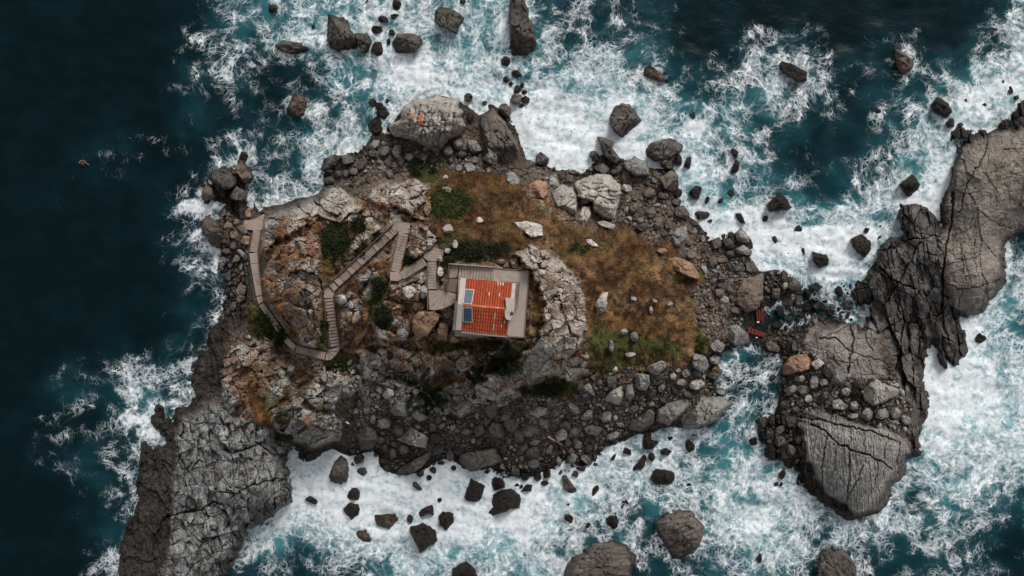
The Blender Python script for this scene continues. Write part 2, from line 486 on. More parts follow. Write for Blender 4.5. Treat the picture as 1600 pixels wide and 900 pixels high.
Z_HEADN = zone("1480,215 1500,190 1560,190 1588,154 1700,130 1700,196 1604,197 1560,206 1510,222 1490,262", 6)
Z_FLAT = zone("1250,545 1266,500 1300,505 1360,504 1376,530 1374,566 1386,592 1350,600 1310,596 1268,556 1240,552", 5)
Z_GREAT = zone("1252,665 1262,640 1320,655 1400,680 1420,690 1418,740 1397,767 1380,793 1367,802 1340,808 1320,785 1290,765 1262,720 1256,690", 5)
Z_LEDGE = zone("1250,640 1290,640 1350,652 1400,672 1425,690 1418,700 1340,680 1255,664", 4)
Z_SEDARK = zone("1176,650 1215,640 1250,655 1254,690 1262,722 1290,766 1322,790 1345,813 1300,800 1256,776 1238,742 1196,718", 5)
# soil and grass
Z_GRASS = zmax(
 zone("690,262 719,262 774,270 812,284 828,312 860,330 884,352 905,352 925,362 950,352 985,362 1010,388 1050,424 1075,452 1084,500 1086,530 1080,560 1070,572 1040,568 1000,575 985,580 960,590 930,584 920,565 920,500 912,450 898,424 860,393 835,382 815,388 800,396 740,412 700,400 684,372 668,340 655,330 668,312 676,290", 11, 1.8),
 zone("500,345 530,352 560,345 586,322 604,322 630,335 612,348 560,400 525,440 505,445 500,410 502,380 484,364", 9, 1.6) * .5,
 zone("1010,388 1040,402 1040,420 1075,452 1100,440 1096,420 1060,380 1040,372", 5),
 zone("1076,520 1092,505 1110,530 1108,552 1085,560", 5))
Z_BROWN = zmax(
 zone("528,440 560,408 585,420 580,440 600,470 586,484 584,530 560,545 540,540 528,500 530,470", 6) * .55,
 zone("385,612 400,596 432,590 452,600 455,640 440,655 428,668 405,662 392,640", 5),
 zone("826,436 842,434 850,470 848,512 838,540 826,552 820,530", 4),
 zone("560,330 600,340 560,390 525,420 500,380 530,350", 9, 1.6) * .6,
 zone("640,545 690,560 740,590 735,630 700,640 680,610 650,590", 6) * .7,
 zone("860,560 915,545 915,570 880,575", 4),
 zone("690,560 720,556 736,590 712,606 690,590", 5))
Z_GREEN = zmax(
 zone("380,478 408,476 420,490 446,530 462,546 440,560 410,530 385,525", 5),
 zone("690,380 720,372 760,385 800,395 790,412 740,412 700,408 688,396", 5),
 zone("572,470 590,440 606,450 600,480 612,505 590,520 578,500", 4),
 zone("600,590 640,585 690,600 720,630 700,660 670,650 640,620 610,610", 6),
 zone("760,560 800,545 824,552 818,570 780,590 756,585", 5),
 zone("800,610 840,585 870,590 905,600 905,620 850,620 820,622", 5),
 zone("426,655 450,640 462,655 440,672", 4), zone("425,670 455,680 462,694 440,696", 4),
 zone("925,500 960,520 1060,530 1076,560 1040,566 960,584 930,580 920,540", 8),
 zone("660,525 700,535 760,530 820,528 822,548 760,548 690,550", 4),
 zone("505,480 516,490 518,530 500,545 490,530 502,510", 4),
 zone("570,450 600,438 606,452 596,470 574,470", 4),
 zone("500,380 530,362 552,380 545,402 520,410", 6), zone("640,262 690,250 690,280 660,285 640,280", 5),
 zone("1328,610 1350,606 1352,626 1330,630", 4), zone("520,550 560,556 560,580 530,580", 5))
Z_DARKSCREE = sstep(672, 705, ly + 8 * ZN1) * (lx > 540) * (lx < 1010) * (ly < 780)
Z_GRAVEL = zmax(zone("1082,470 1100,450 1126,470 1150,500 1130,530 1105,535 1090,510", 6), zone("760,640 800,630 900,620 910,640 880,665 800,670", 8))
Z_RUST = zmax(zone("420,400 445,382 484,368 498,378 490,440 468,470 440,470 420,450", 8), zone("404,392 440,344 470,330 520,350 490,380", 8),
              zone("350,545 400,530 430,540 420,600 400,660 352,650", 8), zone("600,430 690,440 700,530 640,535 580,530", 10), zone("560,345 600,320 640,345 600,360", 6))
# paths and platforms that the terrain makes way for: centre line x, y, height, half width
TERR_POLY = "772,417 829,421 821,529 708,527 714,433 771,437"
PATHS = [
 [(397,352,2.4,15),(401,362,2.6,8),(397,395,4.3,8),(397,396,4.4,8),(405,466,5.0,7),(409,476,5.1,6),(452,540,6.5,6),(465,547,6.6,7),(512,557,7.5,8),(523,540,8.0,9),(513,463,9.7,9),(520,452,9.8,9),(622,354,12.6,9),(628,360,12.7,9),(617,428,13.5,9),(628,432,13.6,9),(672,403,14.2,9),(678,400,14.3,10),(675,452,14.9,8),(688,468,15.0,16),(706,455,15.0,14),(708,430,15.1,10),(716,424,15.3,13),(772,428,16.0,13)],
]
path_h = np.zeros(lx.shape, np.float32); path_w = np.zeros(lx.shape, np.float32)
for pl in PATHS:
    for (ax, ay, ah, aw), (bx, by, bh, bw) in zip(pl[:-1], pl[1:]):
        m = (lx > min(ax, bx) - 70) & (lx < max(ax, bx) + 70) & (ly > min(ay, by) - 70) & (ly < max(ay, by) + 70)
        px, py = lx[m], ly[m]; ex, ey = bx - ax, by - ay
        t = np.clip(((px - ax) * ex + (py - ay) * ey) / (ex * ex + ey * ey), 0, 1)
        d = np.hypot(px - ax - t * ex, py - ay - t * ey); hw = aw + t * (bw - aw)
        w = 1 - sstep(hw, hw + 6, d); hh = ah + t * (bh - ah)
        up = w > path_w[m]
        a = path_h[m]; a[up] = hh[up]; path_h[m] = a
        a = path_w[m]; a[up] = w[up]; path_w[m] = a

tw_ = sstep(-1, 5, sdf_poly(lx, ly, P2(TERR_POLY))); up = tw_ > path_w
path_h = np.where(up, 15.2, path_h); path_w = np.maximum(path_w, tw_)

# ------------------------------------------------------------------ relief of each kind of rock
def blocks(ang, su, sv, seed, warp=0.35, tilt=0.9, steps=1.0, crack=0.12):
    """Jointed rock: cells stretched along a direction, each with its own level and tilt, cracks between."""
    ca, sa = math.cos(math.radians(ang)), math.sin(math.radians(ang))
    u = (lx * ca + ly * sa) / su; v = (-lx * sa + ly * ca) / sv
    u = u + warp * fbm(lx / 30, ly / 30, 3, seed + 50); v = v + warp * fbm(lx / 30 + 9, ly / 30, 3, seed + 60)
    f1, f2, idr, dx, dy = voronoi(u, v, seed, 0.85)
    ta = (idr * 977.0) % 1.0 * 6.283
    z = steps * (idr - 0.5) + tilt * 0.5 * (np.cos(ta) * dx + np.sin(ta) * dy)
    e = f2 - f1
    return z, e
sm = min(su_ for su_ in (1,))
n_lo = fbm(lx / 60, ly / 60, 3, 3); n_mid = fbm(lx / 18, ly / 18, 4, 5); n_hi = fbm(lx / 5, ly / 5, 3, 9)
rdg = ridged(lx / 34 + .4 * n_mid, ly / 34, 5, 11)
z1, e1 = blocks(20, 36, 24, 101, .22, 1.6, .9); z2, e2 = blocks(-30, 16, 11, 111, .2, 1.7, .9); z3, e3 = blocks(50, 7, 5, 115, .2, 1.4, .9); z0, e0 = blocks(65, 66, 40, 117, .25, 1.2, 1.0); cell_tone = z2
pit = sstep(0.3, 0.6, fbm(lx / 4.5, ly / 4.5, 2, 15)) * sstep(-.1, .5, n_mid)
streak = ridged((lx * .95 + ly * .3) / 11 + .5 * n_mid, (ly * .95 - lx * .3) / 34, 4, 19)
R_LIME = 0.2 * rdg + 0.9 * z0 + 1.0 * z1 + 0.5 * z2 + .2 * z3 + 0.4 * streak + 0.35 * n_mid + 0.14 * n_hi - 0.5 * (1 - sstep(0, .13, e1)) - 0.2 * (1 - sstep(0, .2, e2)) - 0.25 * pit
z1, e1 = blocks(84, 44, 17, 121, .14, 1.6, .8); z2, e2 = blocks(80, 17, 9, 131, .16, 1.6, .9); z3, e3 = blocks(-12, 70, 34, 141, .15, .9)
R_SW = 1.05 * z1 + 0.75 * z2 + 0.9 * z3 + 0.2 * n_mid + 0.12 * n_hi - 0.25 * (1 - sstep(0, .12, e1)) - 0.1 * (1 - sstep(0, .2, e2)) - 0.25 * (1 - sstep(0, .05, e3)) + .12 * rdg + .25 * streak
z1, e1 = blocks(86, 34, 10, 151, .15); z2, e2 = blocks(70, 60, 30, 161, .15)
R_WD = 0.6 * z1 + 0.9 * z2 + 0.2 * n_mid + 0.16 * n_hi - 0.14 * (1 - sstep(0, .12, e1)) - 0.2 * (1 - sstep(0, .05, e2)) + .2 * rdg + .25 * streak
z1, e1 = blocks(-10, 80, 46, 171, .12, .7); z2, e2 = blocks(80, 50, 20, 181, .12, .7); z3, e3 = blocks(-10, 26, 10, 185, .14, .8)
R_HEAD = 0.4 * z1 + 0.28 * z2 + .16 * z3 + 0.08 * n_mid + 0.07 * n_hi - 0.10 * (1 - sstep(0, .03, e1)) - 0.06 * (1 - sstep(0, .06, e2)) - .04 * (1 - sstep(0, .12, e3)) + .35 * n_lo + .1 * streak
z1, e1 = blocks(74, 44, 24, 191, .12, 1.3); z2, e2 = blocks(80, 26, 8, 201, .12, 1.4)
R_ED = 1.2 * z1 + 0.5 * z2 + 0.12 * n_mid + 0.1 * n_hi - 0.35 * (1 - sstep(0, .06, e1)) - 0.1 * (1 - sstep(0, .15, e2))
z1, e1 = blocks(10, 30, 26, 211, .1, .6, .7)
R_FLAT = 0.22 * z1 + 0.08 * n_mid + 0.08 * n_hi - 0.12 * (1 - sstep(0, .10, e1)) + .08 * rdg + .12 * streak
z1, e1 = blocks(83, 110, 34, 221, .2, .5, .5); z2, e2 = blocks(84, 46, 5, 231, .25, .5)
z3, e3 = blocks(86, 90, 3.2, 235, .25, .5)
R_GR = 0.16 * z1 + 0.14 * z2 + .08 * z3 + 0.12 * n_mid + 0.05 * n_hi - 0.14 * (1 - sstep(0, .20, e2)) - .1 * (1 - sstep(0, .3, e3))
z1, e1 = blocks(30, 9, 7, 241, .3)
R_SCREE = 0.34 * z1 + 0.25 * n_mid + 0.1 * n_hi - 0.28 * (1 - sstep(0, .14, e1))
R_SOIL = 0.35 * n_mid + 0.08 * n_hi + .2 * n_lo

gr = np.clip(zmax(Z_GRASS, Z_GREEN * .9, Z_BROWN * .75), 0, 1)
gr = gr * sstep(0, .55, gr * 1.0 - .55 * np.clip(Z_LIME, 0, 1) + .35 * n_mid)
W = {}
Z_SEDARK = Z_SEDARK * (1 - Z_GREAT)
W['sw'] = Z_SW; W['wd'] = np.clip(zmax(Z_WDARK, Z_NWROCK), 0, 1); W['head'] = Z_HEAD; W['ed'] = np.clip(zmax(Z_EDARK, Z_HEADN), 0, 1)
W['flat'] = Z_FLAT; W['great'] = Z_GREAT; W['sed'] = Z_SEDARK
rock_any = np.clip(W['sw'] + W['wd'] + W['head'] + W['ed'] + W['flat'] + W['great'] + W['sed'], 0, 1)
lime = np.clip(Z_LIME, 0, 1) * (1 - Z_SW)
# the upper island between crags is broken limestone and soil, the fringe is scree
upper = sstep(4.0, 7.0, base + n_mid) * (lx < 930)
wsum = W['sw'] + W['wd'] + W['head'] + W['ed'] + W['flat'] + W['great'] + W['sed'] + 1e-4
R = (W['sw'] * R_SW + W['wd'] * R_WD + W['head'] * R_HEAD + W['ed'] * R_ED + W['flat'] * R_FLAT + W['great'] * R_GR + W['sed'] * R_WD) / wsum
R = R * rock_any + (1 - rock_any) * (R_SCREE * (1 - upper) + upper * R_LIME * .8)
R = R * (1 - lime) + lime * R_LIME * (1 - .35 * zc[4])
R = R * (1 - gr) + gr * R_SOIL
lift = np.zeros(lx.shape, np.float32)
for z, (_, h) in zip(zc, CRAGS): lift = np.maximum(lift, z * h * 1.8)
lift += 0.9 * Z_GREAT + 0.5 * Z_FLAT + .9 * Z_SW + .6 * Z_HEAD + .5 * Z_EJOINT - .25 * Z_LEDGE
steep = np.clip(0.5 + 0.5 * rock_any + .3 * lime, 0, 1)          # cliffs rise fast from the water, beaches slowly
edge_w = 26 - 19 * steep + 5 * np.clip(cell_tone * 2, -1, 1)
lsd = lsd + 4.5 * np.clip(2 * cell_tone, -1, 1) * rock_any
prof = np.clip(lsd / np.maximum(edge_w, 3.5), 0, 1); prof = 1 - (1 - prof) ** 1.6
H = (base + lift) * prof + R * np.clip(prof * 1.3, 0, 1) * (1 - .45 * (base < 2.5) * (1 - rock_any))
def ledges(h, st, sharp):
    t = h / st + .35 * n_lo; fl = np.floor(t); return (fl + sstep(.5 - sharp, .5 + sharp, t - fl) - .35 * n_lo) * st
led = np.clip(zmax(lime, upper * (1 - gr) * .8, Z_SW * .6) , 0, 1) * (lsd > 3)
H = H + led * .55 * (ledges(H, 1.15, .22) - H)
H = np.where(lsd < 0, np.maximum(lsd * 0.16, -3.2) + .25 * R * np.clip(1 + lsd / 12, 0, 1), H)
H = H - 0.05
carve = np.zeros(lx.shape, np.float32)
# great slab: one tilted plane, high at its top edge
tun = zone("1180,478 1204,476 1206,514 1216,520 1200,532 1166,528 1160,508", 5)
H = H * (1 - tun * .7) + tun * .7 * (-.1 + .2 * R_SCREE)
CRACKS = [  # outline, half width px, depth m
 ("1329,506 1334,530 1331,548 1327,562 1326,582", 3.2, .9), ("1280,530 1304,527 1318,540 1331,548", 2.6, .7), ("1331,548 1350,556 1372,561", 2.4, .5), ("1302,540 1303,562 1312,572", 1.8, .35), ("1282,531 1310,516 1330,508", 1.8, .4),
 ("1355,506 1352,530 1366,548", 2, .4), ("1290,552 1302,562 1330,566", 1.6, .3), ("1340,562 1345,592", 1.8, .35),
 ("1268,662 1291,675 1302,687 1320,697 1338,706 1356,711 1376,720 1394,731", 3.4, 1.3), ("1293,676 1289,700 1283,735 1287,762", 2.4, .7), ("1327,703 1328,740 1326,770 1322,798", 2.2, .6), ("1350,728 1335,757 1326,778", 2.2, .6),
 ("1328,668 1330,692", 1.8, .5), ("1250,650 1290,658 1328,668 1360,674 1400,690", 3, .9), ("1372,720 1369,748 1362,770", 1.6, .35), ("1405,690 1402,722", 2, .5), ("1384,690 1382,718", 1.6, .4), ("1308,690 1306,720 1300,745", 1.5, .35), ("1350,676 1352,708", 1.5, .4), ("1300,658 1304,640", 1.6, .4),
 ("454,747 420,750 390,760 368,772 340,768", 2.6, 1.0), ("466,706 430,712 404,694 388,699 360,708 352,702", 3.6, 1.3), ("262,806 290,800 316,796 334,784 346,788", 4.0, 1.5), ("352,860 330,866 300,884 290,905", 2.2, .6), ("318,700 322,740 312,770", 2, .5), ("372,716 364,760 366,800 350,830", 2.2, .6), ("410,712 404,745", 1.8, .4),
 ("1490,300 1488,345 1478,385 1474,430 1472,480", 3.2, 1.3), ("1478,442 1500,452 1540,446 1575,428", 2.2, .6), ("1480,412 1525,402 1580,384", 1.4, .3), ("1500,380 1508,440 1498,480", 1.5, .35), ("1545,205 1540,240 1512,285 1500,330", 2.2, .6), ("1530,330 1560,352 1600,360", 1.6, .4), ("1540,440 1536,484", 1.4, .3), ("1525,345 1522,400 1530,440", 1.2, .25),
 ("1418,318 1425,350 1440,372 1426,400 1418,422", 2.6, .8), ("1404,376 1440,372 1469,368", 2.6, .8), ("1446,396 1470,402", 2.2, .7), ("1440,372 1462,340", 2, .5), ("1376,420 1400,440 1430,452", 4, 1.2), ("1400,470 1412,500 1408,540 1400,580", 2.6, .8), ("1430,470 1440,510 1436,560", 2.4, .7), ("1458,470 1470,500", 2.2, .6), ("1342,440 1345,470", 2, .4), ("1336,455 1360,450", 2, .4)]
cwx, cwy = lx + 2.2 * ZN1, ly + 2.2 * ZN2
for txt, hw, dep in CRACKS:
    pl = P2(txt)
    for (ax, ay), (bx, by) in zip(pl[:-1], pl[1:]):
        m = (lx > min(ax, bx) - 12) & (lx < max(ax, bx) + 12) & (ly > min(ay, by) - 12) & (ly < max(ay, by) + 12)
        ex, ey = bx - ax, by - ay; t = np.clip(((cwx[m] - ax) * ex + (cwy[m] - ay) * ey) / (ex * ex + ey * ey), 0, 1)
        dd = np.hypot(cwx[m] - ax - t * ex, cwy[m] - ay - t * ey)
        hv = hw * (.45 + .4 * np.clip(.5 + ZN1[m], 0, 1.3)); carve[m] = np.maximum(carve[m], dep * .8 * (1 - sstep(0, 1, dd / hv)))
H = H - carve * (lsd > 2)
H = H * (1 - path_w) + path_w * (path_h - 0.38)
Hs_flat = (base + lift) * prof; Hs_flat = np.where(lsd < 0, np.maximum(lsd * 0.16, -3.2), Hs_flat); Hs_flat = Hs_flat * (1 - path_w) + path_w * (path_h - .3)

HMAP = np.full(GX.shape, -3.3, np.float32); HMAP[LAND] = H
HSM = np.full(GX.shape, -3.3, np.float32); HSM[LAND] = Hs_flat
def h_at(px, py): return sample(HMAP, -60, -60, GSTEP, px, py)
def hs_at(px, py): return sample(HSM, -60, -60, GSTEP, px, py)

# ------------------------------------------------------------------ albedo of the land
def colmix(c, w, rgb):
    return c * (1 - w[:, None]) + w[:, None] * rgb
tone = fbm(lx / 22, ly / 22, 4, 71); tone2 = fbm(lx / 7, ly / 7, 4, 77); tone3 = fbm(lx / 70, ly / 70, 3, 79)
col = np.tile(lin(86, 78, 70), (len(lx), 1)).astype(np.float32)                       # scree
col = colmix(col, sstep(-.2, .6, tone), lin(112, 98, 86))
col = colmix(col, Z_DARKSCREE * .85, lin(74, 66, 60))
col = colmix(col, Z_GRAVEL * .8, lin(134, 116, 104))
col = colmix(col, upper * .9, lin(142, 124, 108)); col = colmix(col, upper * sstep(560, 600, ly) * .8, lin(148, 143, 136))
col = colmix(col, upper * sstep(.05, .55, tone2) * .85, lin(96, 74, 56))
limec = np.tile(lin(174, 166, 157), (len(lx), 1)); limec = colmix(limec, sstep(-.3, .7, tone), lin(146, 141, 135)); limec = colmix(limec, sstep(.1, .8, tone2) * .6, lin(128, 110, 95)); limec = colmix(limec, sstep(-.25, .45, tone3 + .6 * tone) * .6 * (lx < 715) * (ly < 575), lin(150, 122, 100))
limec = colmix(limec, np.clip((620 - lx) / 200, 0, 1) * .4 * (lx < 620), lin(142, 142, 138))
limec = colmix(limec, sstep(580, 640, ly) * .5, lin(142, 141, 137))
col = col * (1 - lime[:, None]) + lime[:, None] * limec
limec = None; col = colmix(col, zc[4] * .55 * (1 - sstep(.2, .8, tone2)), lin(182, 168, 157))
rustw = Z_RUST * sstep(-.35, .25, tone + .5 * tone2)
col = colmix(col, rustw * .65, lin(138, 100, 76))
def varied(a, b, c):
    o = np.tile(lin(*a), (len(lx), 1)); o = colmix(o, sstep(-.4, .6, tone), lin(*b)); return colmix(o, sstep(.0, .8, tone2) * .7, lin(*c))
for key, abc in (('sw', ((142, 143, 141), (118, 120, 119), (150, 140, 130))), ('wd', ((72, 66, 61), (56, 51, 48), (88, 80, 74))), ('head', ((136, 129, 121), (118, 112, 105), (138, 124, 112))),
                 ('ed', ((100, 95, 91), (76, 72, 68), (116, 111, 107))), ('flat', ((130, 124, 118), (112, 106, 100), (140, 134, 129))), ('great', ((146, 143, 138), (132, 130, 126), (154, 149, 142))), ('sed', ((58, 52, 47), (46, 41, 38), (72, 64, 58)))):
    w = np.clip(W[key], 0, 1)[:, None]; col = col * (1 - w) + w * varied(*abc)
col = colmix(col, Z_EJOINT * .55, lin(92, 90, 88))
col = colmix(col, Z_NWROCK * .6 * sstep(-.2, .5, tone), lin(104, 84, 70))
col = colmix(col, Z_HEADN * .9, lin(52, 47, 43))
col = colmix(col, Z_RUST * Z_SW * .3, lin(130, 98, 76))
soil = np.tile(lin(78, 61, 47), (len(lx), 1)); soil = colmix(soil, sstep(-.3, .5, tone3), lin(94, 69, 51)); soil = colmix(soil, sstep(.1, .7, tone) * .6, lin(62, 53, 38))
soil = colmix(soil, np.clip(Z_GREEN, 0, 1) * .8, lin(48, 47, 30))
col = col * (1 - gr[:, None]) + gr[:, None] * soil
rockiness = np.clip(zmax(lime, upper, W['sw'], W['ed'], W['wd'], .6 * W['head'], .5 * W['flat']), 0, 1) * (1 - gr)
col = col * (1 + .20 * rockiness * np.clip(2 * cell_tone, -1, 1))[:, None]
wet = np.zeros(lx.shape, np.float32)
wet = np.maximum(wet, Z_WDARK * .35); wet = np.maximum(wet, Z_SEDARK * .45); wet = np.maximum(wet, Z_HEADN * .4); wet = np.maximum(wet, tun * .6)
wet = np.maximum(wet, (1 - sstep(4, 16, lsd + 5 * tone)) * .9)
wet = np.maximum(wet, zone("452,744 464,768 462,788 436,800 414,822 388,828 388,852 378,868 352,905 346,880 366,850 372,822 398,802 430,780 446,768", 4) * .8)
wet = np.maximum(wet, zone("452,700 470,708 468,730 452,730", 4) * .7)
wet = np.maximum(wet, zone("1330,438 1366,430 1400,446 1420,470 1405,500 1354,482 1330,474", 6) * .45)
wet = wet * (1 - path_w)

# ------------------------------------------------------------------ the land as one sheet, cut along its crags
idx = np.full(GX.shape, -1, np.int64)
keep = LAND & (SD > -24)
idx[keep] = np.arange(keep.sum())
kk = keep[LAND]
vx, vy, vz = world_at(lx[kk], ly[kk], H[kk])
verts = np.stack([vx, vy, vz], 1).astype(np.float32); vcol = col[kk]; vwet = wet[kk]
quad = np.stack([idx[:-1, :-1], idx[1:, :-1], idx[1:, 1:], idx[:-1, 1:]], -1).reshape(-1, 4)
quad = quad[(quad >= 0).all(1)]
fxp = lx[kk][quad].mean(1); fyp = ly[kk][quad].mean(1)
def kkz(z): return z[kk][quad].mean(1)
region = np.zeros(len(quad), np.int32)
OUTCROPS = [
 (Z_SW, "grey jointed limestone cliff filling the lower left end of the islet", "cliff"),
 (Z_WDARK, "dark wave-blackened rock shelf along the open-sea edge of the islet", "rock shelf"),
 (Z_HEAD, "broad smooth brown-grey rock headland reaching the right edge of the photo", "headland"),
 (np.clip(Z_EDARK - Z_EJOINT - Z_FLAT, 0, 1), "dark jointed rock ridge running down beside the brown headland", "rock ridge"),
 (Z_EJOINT, "dark grey cracked crag standing in foam above the dark ridge", "crag"),
 (Z_FLAT, "flat grey outcrop split by a branching black crack, beside the red metal sheets", "rock outcrop"),
 (Z_GREAT, "great striated grey slab sloping into white foam, lower right", "rock outcrop"),
 (Z_SEDARK, "wet black rock skirting the seaward foot of the great grey slab", "rock shelf"),
]
for i, (z, _, _) in enumerate(OUTCROPS): region[kkz(z) > 0.5] = i + 1
nb = len(OUTCROPS)
CRAG_LABELS = [
 "rust-topped pale crag wrapped by the lower stairs", "lumpy grey and tan crag beside the lower stair landing", "pale grey knobbly crag above the diagonal stairs", None,
 "long pale pitted limestone cliff curving round the terrace of the chapel", "pale rock nose with brown grass on it, below the pitted cliff", "light grey rounded crag just below the bottom bend of the stairs",
 "blue-grey weathered crag beside the foam inlet on the lower shore", "ragged grey limestone band below the chapel", "pale crag split by dark clefts, between stairs and chapel", None,
 "rust-stained grey crag below the mossy patch by the lower stairs", None, None, None, "tan rough crag tucked inside the hairpin of the upper stairs"]
CRAG_LABELS = CRAG_LABELS[:-1] + ["broken grey crag on the lower slope right of the light grey rounded crag", None, "small ragged crag rising from dark scrub below the chapel", "grey crag right below the straight stair flight", None] + CRAG_LABELS[-1:]
for i, lab in enumerate(CRAG_LABELS):
    if lab:
        region[(kkz(zc[i]) > 0.5) & (region == 0)] = nb + 1 + i
def submesh(name, sel):
    q = quad[sel]; u, inv = np.unique(q.ravel(), return_inverse=True)
    v = verts[u].copy(); o = v.mean(0); o[2] = v[:, 2].min()
    me = mesh_np(name, v - o, inv.reshape(-1, 4).astype(np.int32), None, [M_ROCK], vcol[u], False, {"wet": vwet[u]})
    return link(name, me, None, tuple(float(t) for t in o))
tag(submesh("island_ground", region == 0), kind="structure")
for i, (_, lab, cat) in enumerate(OUTCROPS):
    if (region == i + 1).any(): tag(submesh(cat.replace(' ', '_'), region == i + 1), lab, cat)
for i, lab in enumerate(CRAG_LABELS):
    if lab and (region == nb + 1 + i).sum() > 20: tag(submesh("limestone_crag", region == nb + 1 + i), lab, "crag", "limestone crags of the islet")
# ------------------------------------------------------------------ the sea
# foam cover, one digit per 40 px cell of the photo (0 open water, 9 solid white)
FOAM = [
 "0000000245566677766783554321000100010126",
 "0000001544567777666746444431155410451148",
 "0000002344435667877766775543476653444389",
 "0000022333334567778868777754557643445898",
 "0000001223335653347698887765555531455873",
 "0001233335446862222599988777654311467600",
 "0123320234557722222889988888653323468600",
 "0020002335677000000089998987545444679500",
 "0010002562600000000000000088897677788000",
 "0000003462000000000000000008789999852007",
 "0000002340000000000000000000676686201007",
 "0000001330000000000000000000335564200067",
 "0000012330000000000000000000234443280485",
 "0002223440000000000000000000532110009786",
 "0034455400000000000000000000653000009997",
 "0233455400000000000000000000443000009998",
 "0332464000000000000000000764430000009888",
 "0332440000089998788800067675560000009788",
 "0033440000099999999999877777786000057886",
 "0022430000799999999999876456778760056664",
 "0002300007988899999898765456787765666552",
 "0003500006545667887777544435677743345542",
 "0004600004444556776676333335556533233442"]
FG = np.array([[int(c) for c in r.ljust(40, '0')[:40]] for r in FOAM], np.float32) / 9
FG = np.pad(FG, 2, mode='edge')

WST = 4.0
sx = np.concatenate([[-30000, -9000, -3000, -1200, -600, -300, -160], np.arange(-80, 1681, WST), [1760, 1900, 2200, 2800, 4600, 10600, 31600]]).astype(np.float32)
sy = np.concatenate([[-30000, -9000, -3000, -1200, -600, -300, -160], np.arange(-80, 981, WST), [1060, 1200, 1500, 2100, 3900, 9900, 30900]]).astype(np.float32)
SX, SY = np.meshgrid(sx, sy)
jx = SX + 16 * fbm(SX / 45, SY / 45, 3, 201); jy = SY + 16 * fbm(SX / 45, SY / 45 + 33, 3, 207)
def foam_grid(A): 
    fx = (np.clip(jx, -60, 1660) - 20) / 40 + 2; fy = (np.clip(jy, -60, 980) - 20) / 40 + 2
    fx = np.clip(fx, 0, A.shape[1] - 1.01); fy = np.clip(fy, 0, A.shape[0] - 1.01)
    ix = fx.astype(int); iy = fy.astype(int); tx = fx - ix; ty = fy - iy
    tx = tx * tx * (3 - 2 * tx); ty = ty * ty * (3 - 2 * ty)
    return (A[iy, ix] * (1 - tx) + A[iy, ix + 1] * tx) * (1 - ty) + (A[iy + 1, ix] * (1 - tx) + A[iy + 1, ix + 1] * tx) * ty
foam = foam_grid(FG)
# the grid holds zeros under the land: keep the foam that reaches the shore
blur = FG.copy()
landg = np.pad(np.array([[sample(SD_C, -70, -70, CS, np.array([20 + 40 * c]), np.array([20 + 40 * r]))[0] for c in range(40)] for r in range(23)]), 2, mode='edge')
wgt = (landg < -6).astype(np.float32) + .02
for _ in range(2):
    num = np.zeros_like(FG); den = np.zeros_like(FG)
    for oy in (-1, 0, 1):
        for ox in (-1, 0, 1):
            num += np.roll(FG * wgt, (oy, ox), (0, 1)); den += np.roll(wgt, (oy, ox), (0, 1))
    FG = np.where(wgt > .5, FG, num / den); wgt = np.where(wgt > .5, wgt, np.minimum(den, 1) * .6)
foam = foam_grid(FG)
aer_g = FG.copy()
for _ in range(1):
    aer_g = sum(np.roll(aer_g, (oy, ox), (0, 1)) for oy in (-1, 0, 1) for ox in (-1, 0, 1)) / 9
aer = np.clip(np.clip(foam_grid(aer_g), 0, 1) ** 1.3 + .12 * fbm(SX / 60, SY / 60, 3, 211), 0, 1)
out_of_view = np.clip(np.maximum(np.maximum(-80 - SX, SX - 1680), np.maximum(-80 - SY, SY - 980)) / 200, 0, 1)
foam = foam * (1 - out_of_view); aer = aer * (1 - out_of_view)
sd_w = np.where((np.abs(SX - 800) < 870) & (np.abs(SY - 450) < 520), sample(SD_C, -70, -70, CS, SX, SY), -500)
shore = np.exp(-np.clip(-sd_w, 0, 200) / 9.0)
foam = np.clip(foam, 0, 1) ** 1.5
foam = np.clip(foam + .16 * shore * (foam > .08), 0, 1.0)
# soft surges and spray, traced: x, y, rx, ry, amount
for x, y, rx, ry, a in [(300, 325, 26, 10, .9), (325, 318, 20, 9, .8), (215, 655, 22, 10, .7), (236, 678, 18, 8, .9), (205, 610, 20, 16, .5), (1470, 620, 26, 50, .9), (1460, 570, 14, 30, .9), (1368, 494, 14, 16, .9), (1295, 425, 40, 12, .7),
                        (1270, 380, 60, 22, .5), (1480, 330, 14, 40, .7), (470, 730, 24, 20, .9), (900, 235, 50, 22, .8), (1180, 345, 50, 25, .5), (860, 180, 30, 40, .5), (640, 120, 40, 20, .5), (1090, 200, 14, 10, .8), (340, 395, 8, 20, .7), (345, 410, 10, 8, .7)]:
    foam = np.clip(foam + a * np.exp(-((SX - x) / rx) ** 2 - ((SY - y) / ry) ** 2), 0, 1)
shal = np.exp(-((SX - 1190) / 34) ** 2 - ((SY - 508) / 24) ** 2) + .9 * np.exp(-((SX - 1270) / 60) ** 2 - ((SY - 475) / 24) ** 2) + .5 * np.exp(-((SX - 1175) / 40) ** 2 - ((SY - 585) / 20) ** 2)
shal = np.clip(shal, 0, 1) * .8
pool = np.exp(-((SX - 1185) / 34) ** 2 - ((SY - 512) / 24) ** 2)
foam = foam * (1 - .9 * np.clip(pool * 1.3, 0, 1))
aer = aer * (1 - .75 * np.clip(shal, 0, 1))
swell = .16 * np.sin((SX * .8 + SY * .35) / 22 + 1.6 * fbm(SX / 90, SY / 90, 2, 221)) + .22 * fbm(SX / 40, SY / 22, 4, 223)
chop = .22 * ridged(SX / 16, SY / 16, 3, 227) * foam
WZ = (swell * (.35 + .65 * foam) + chop) * (1 - out_of_view)
WZ = np.where(sd_w > -10, WZ * .5, WZ)
x_, y_, z_ = world_at(SX, SY, 0.0)
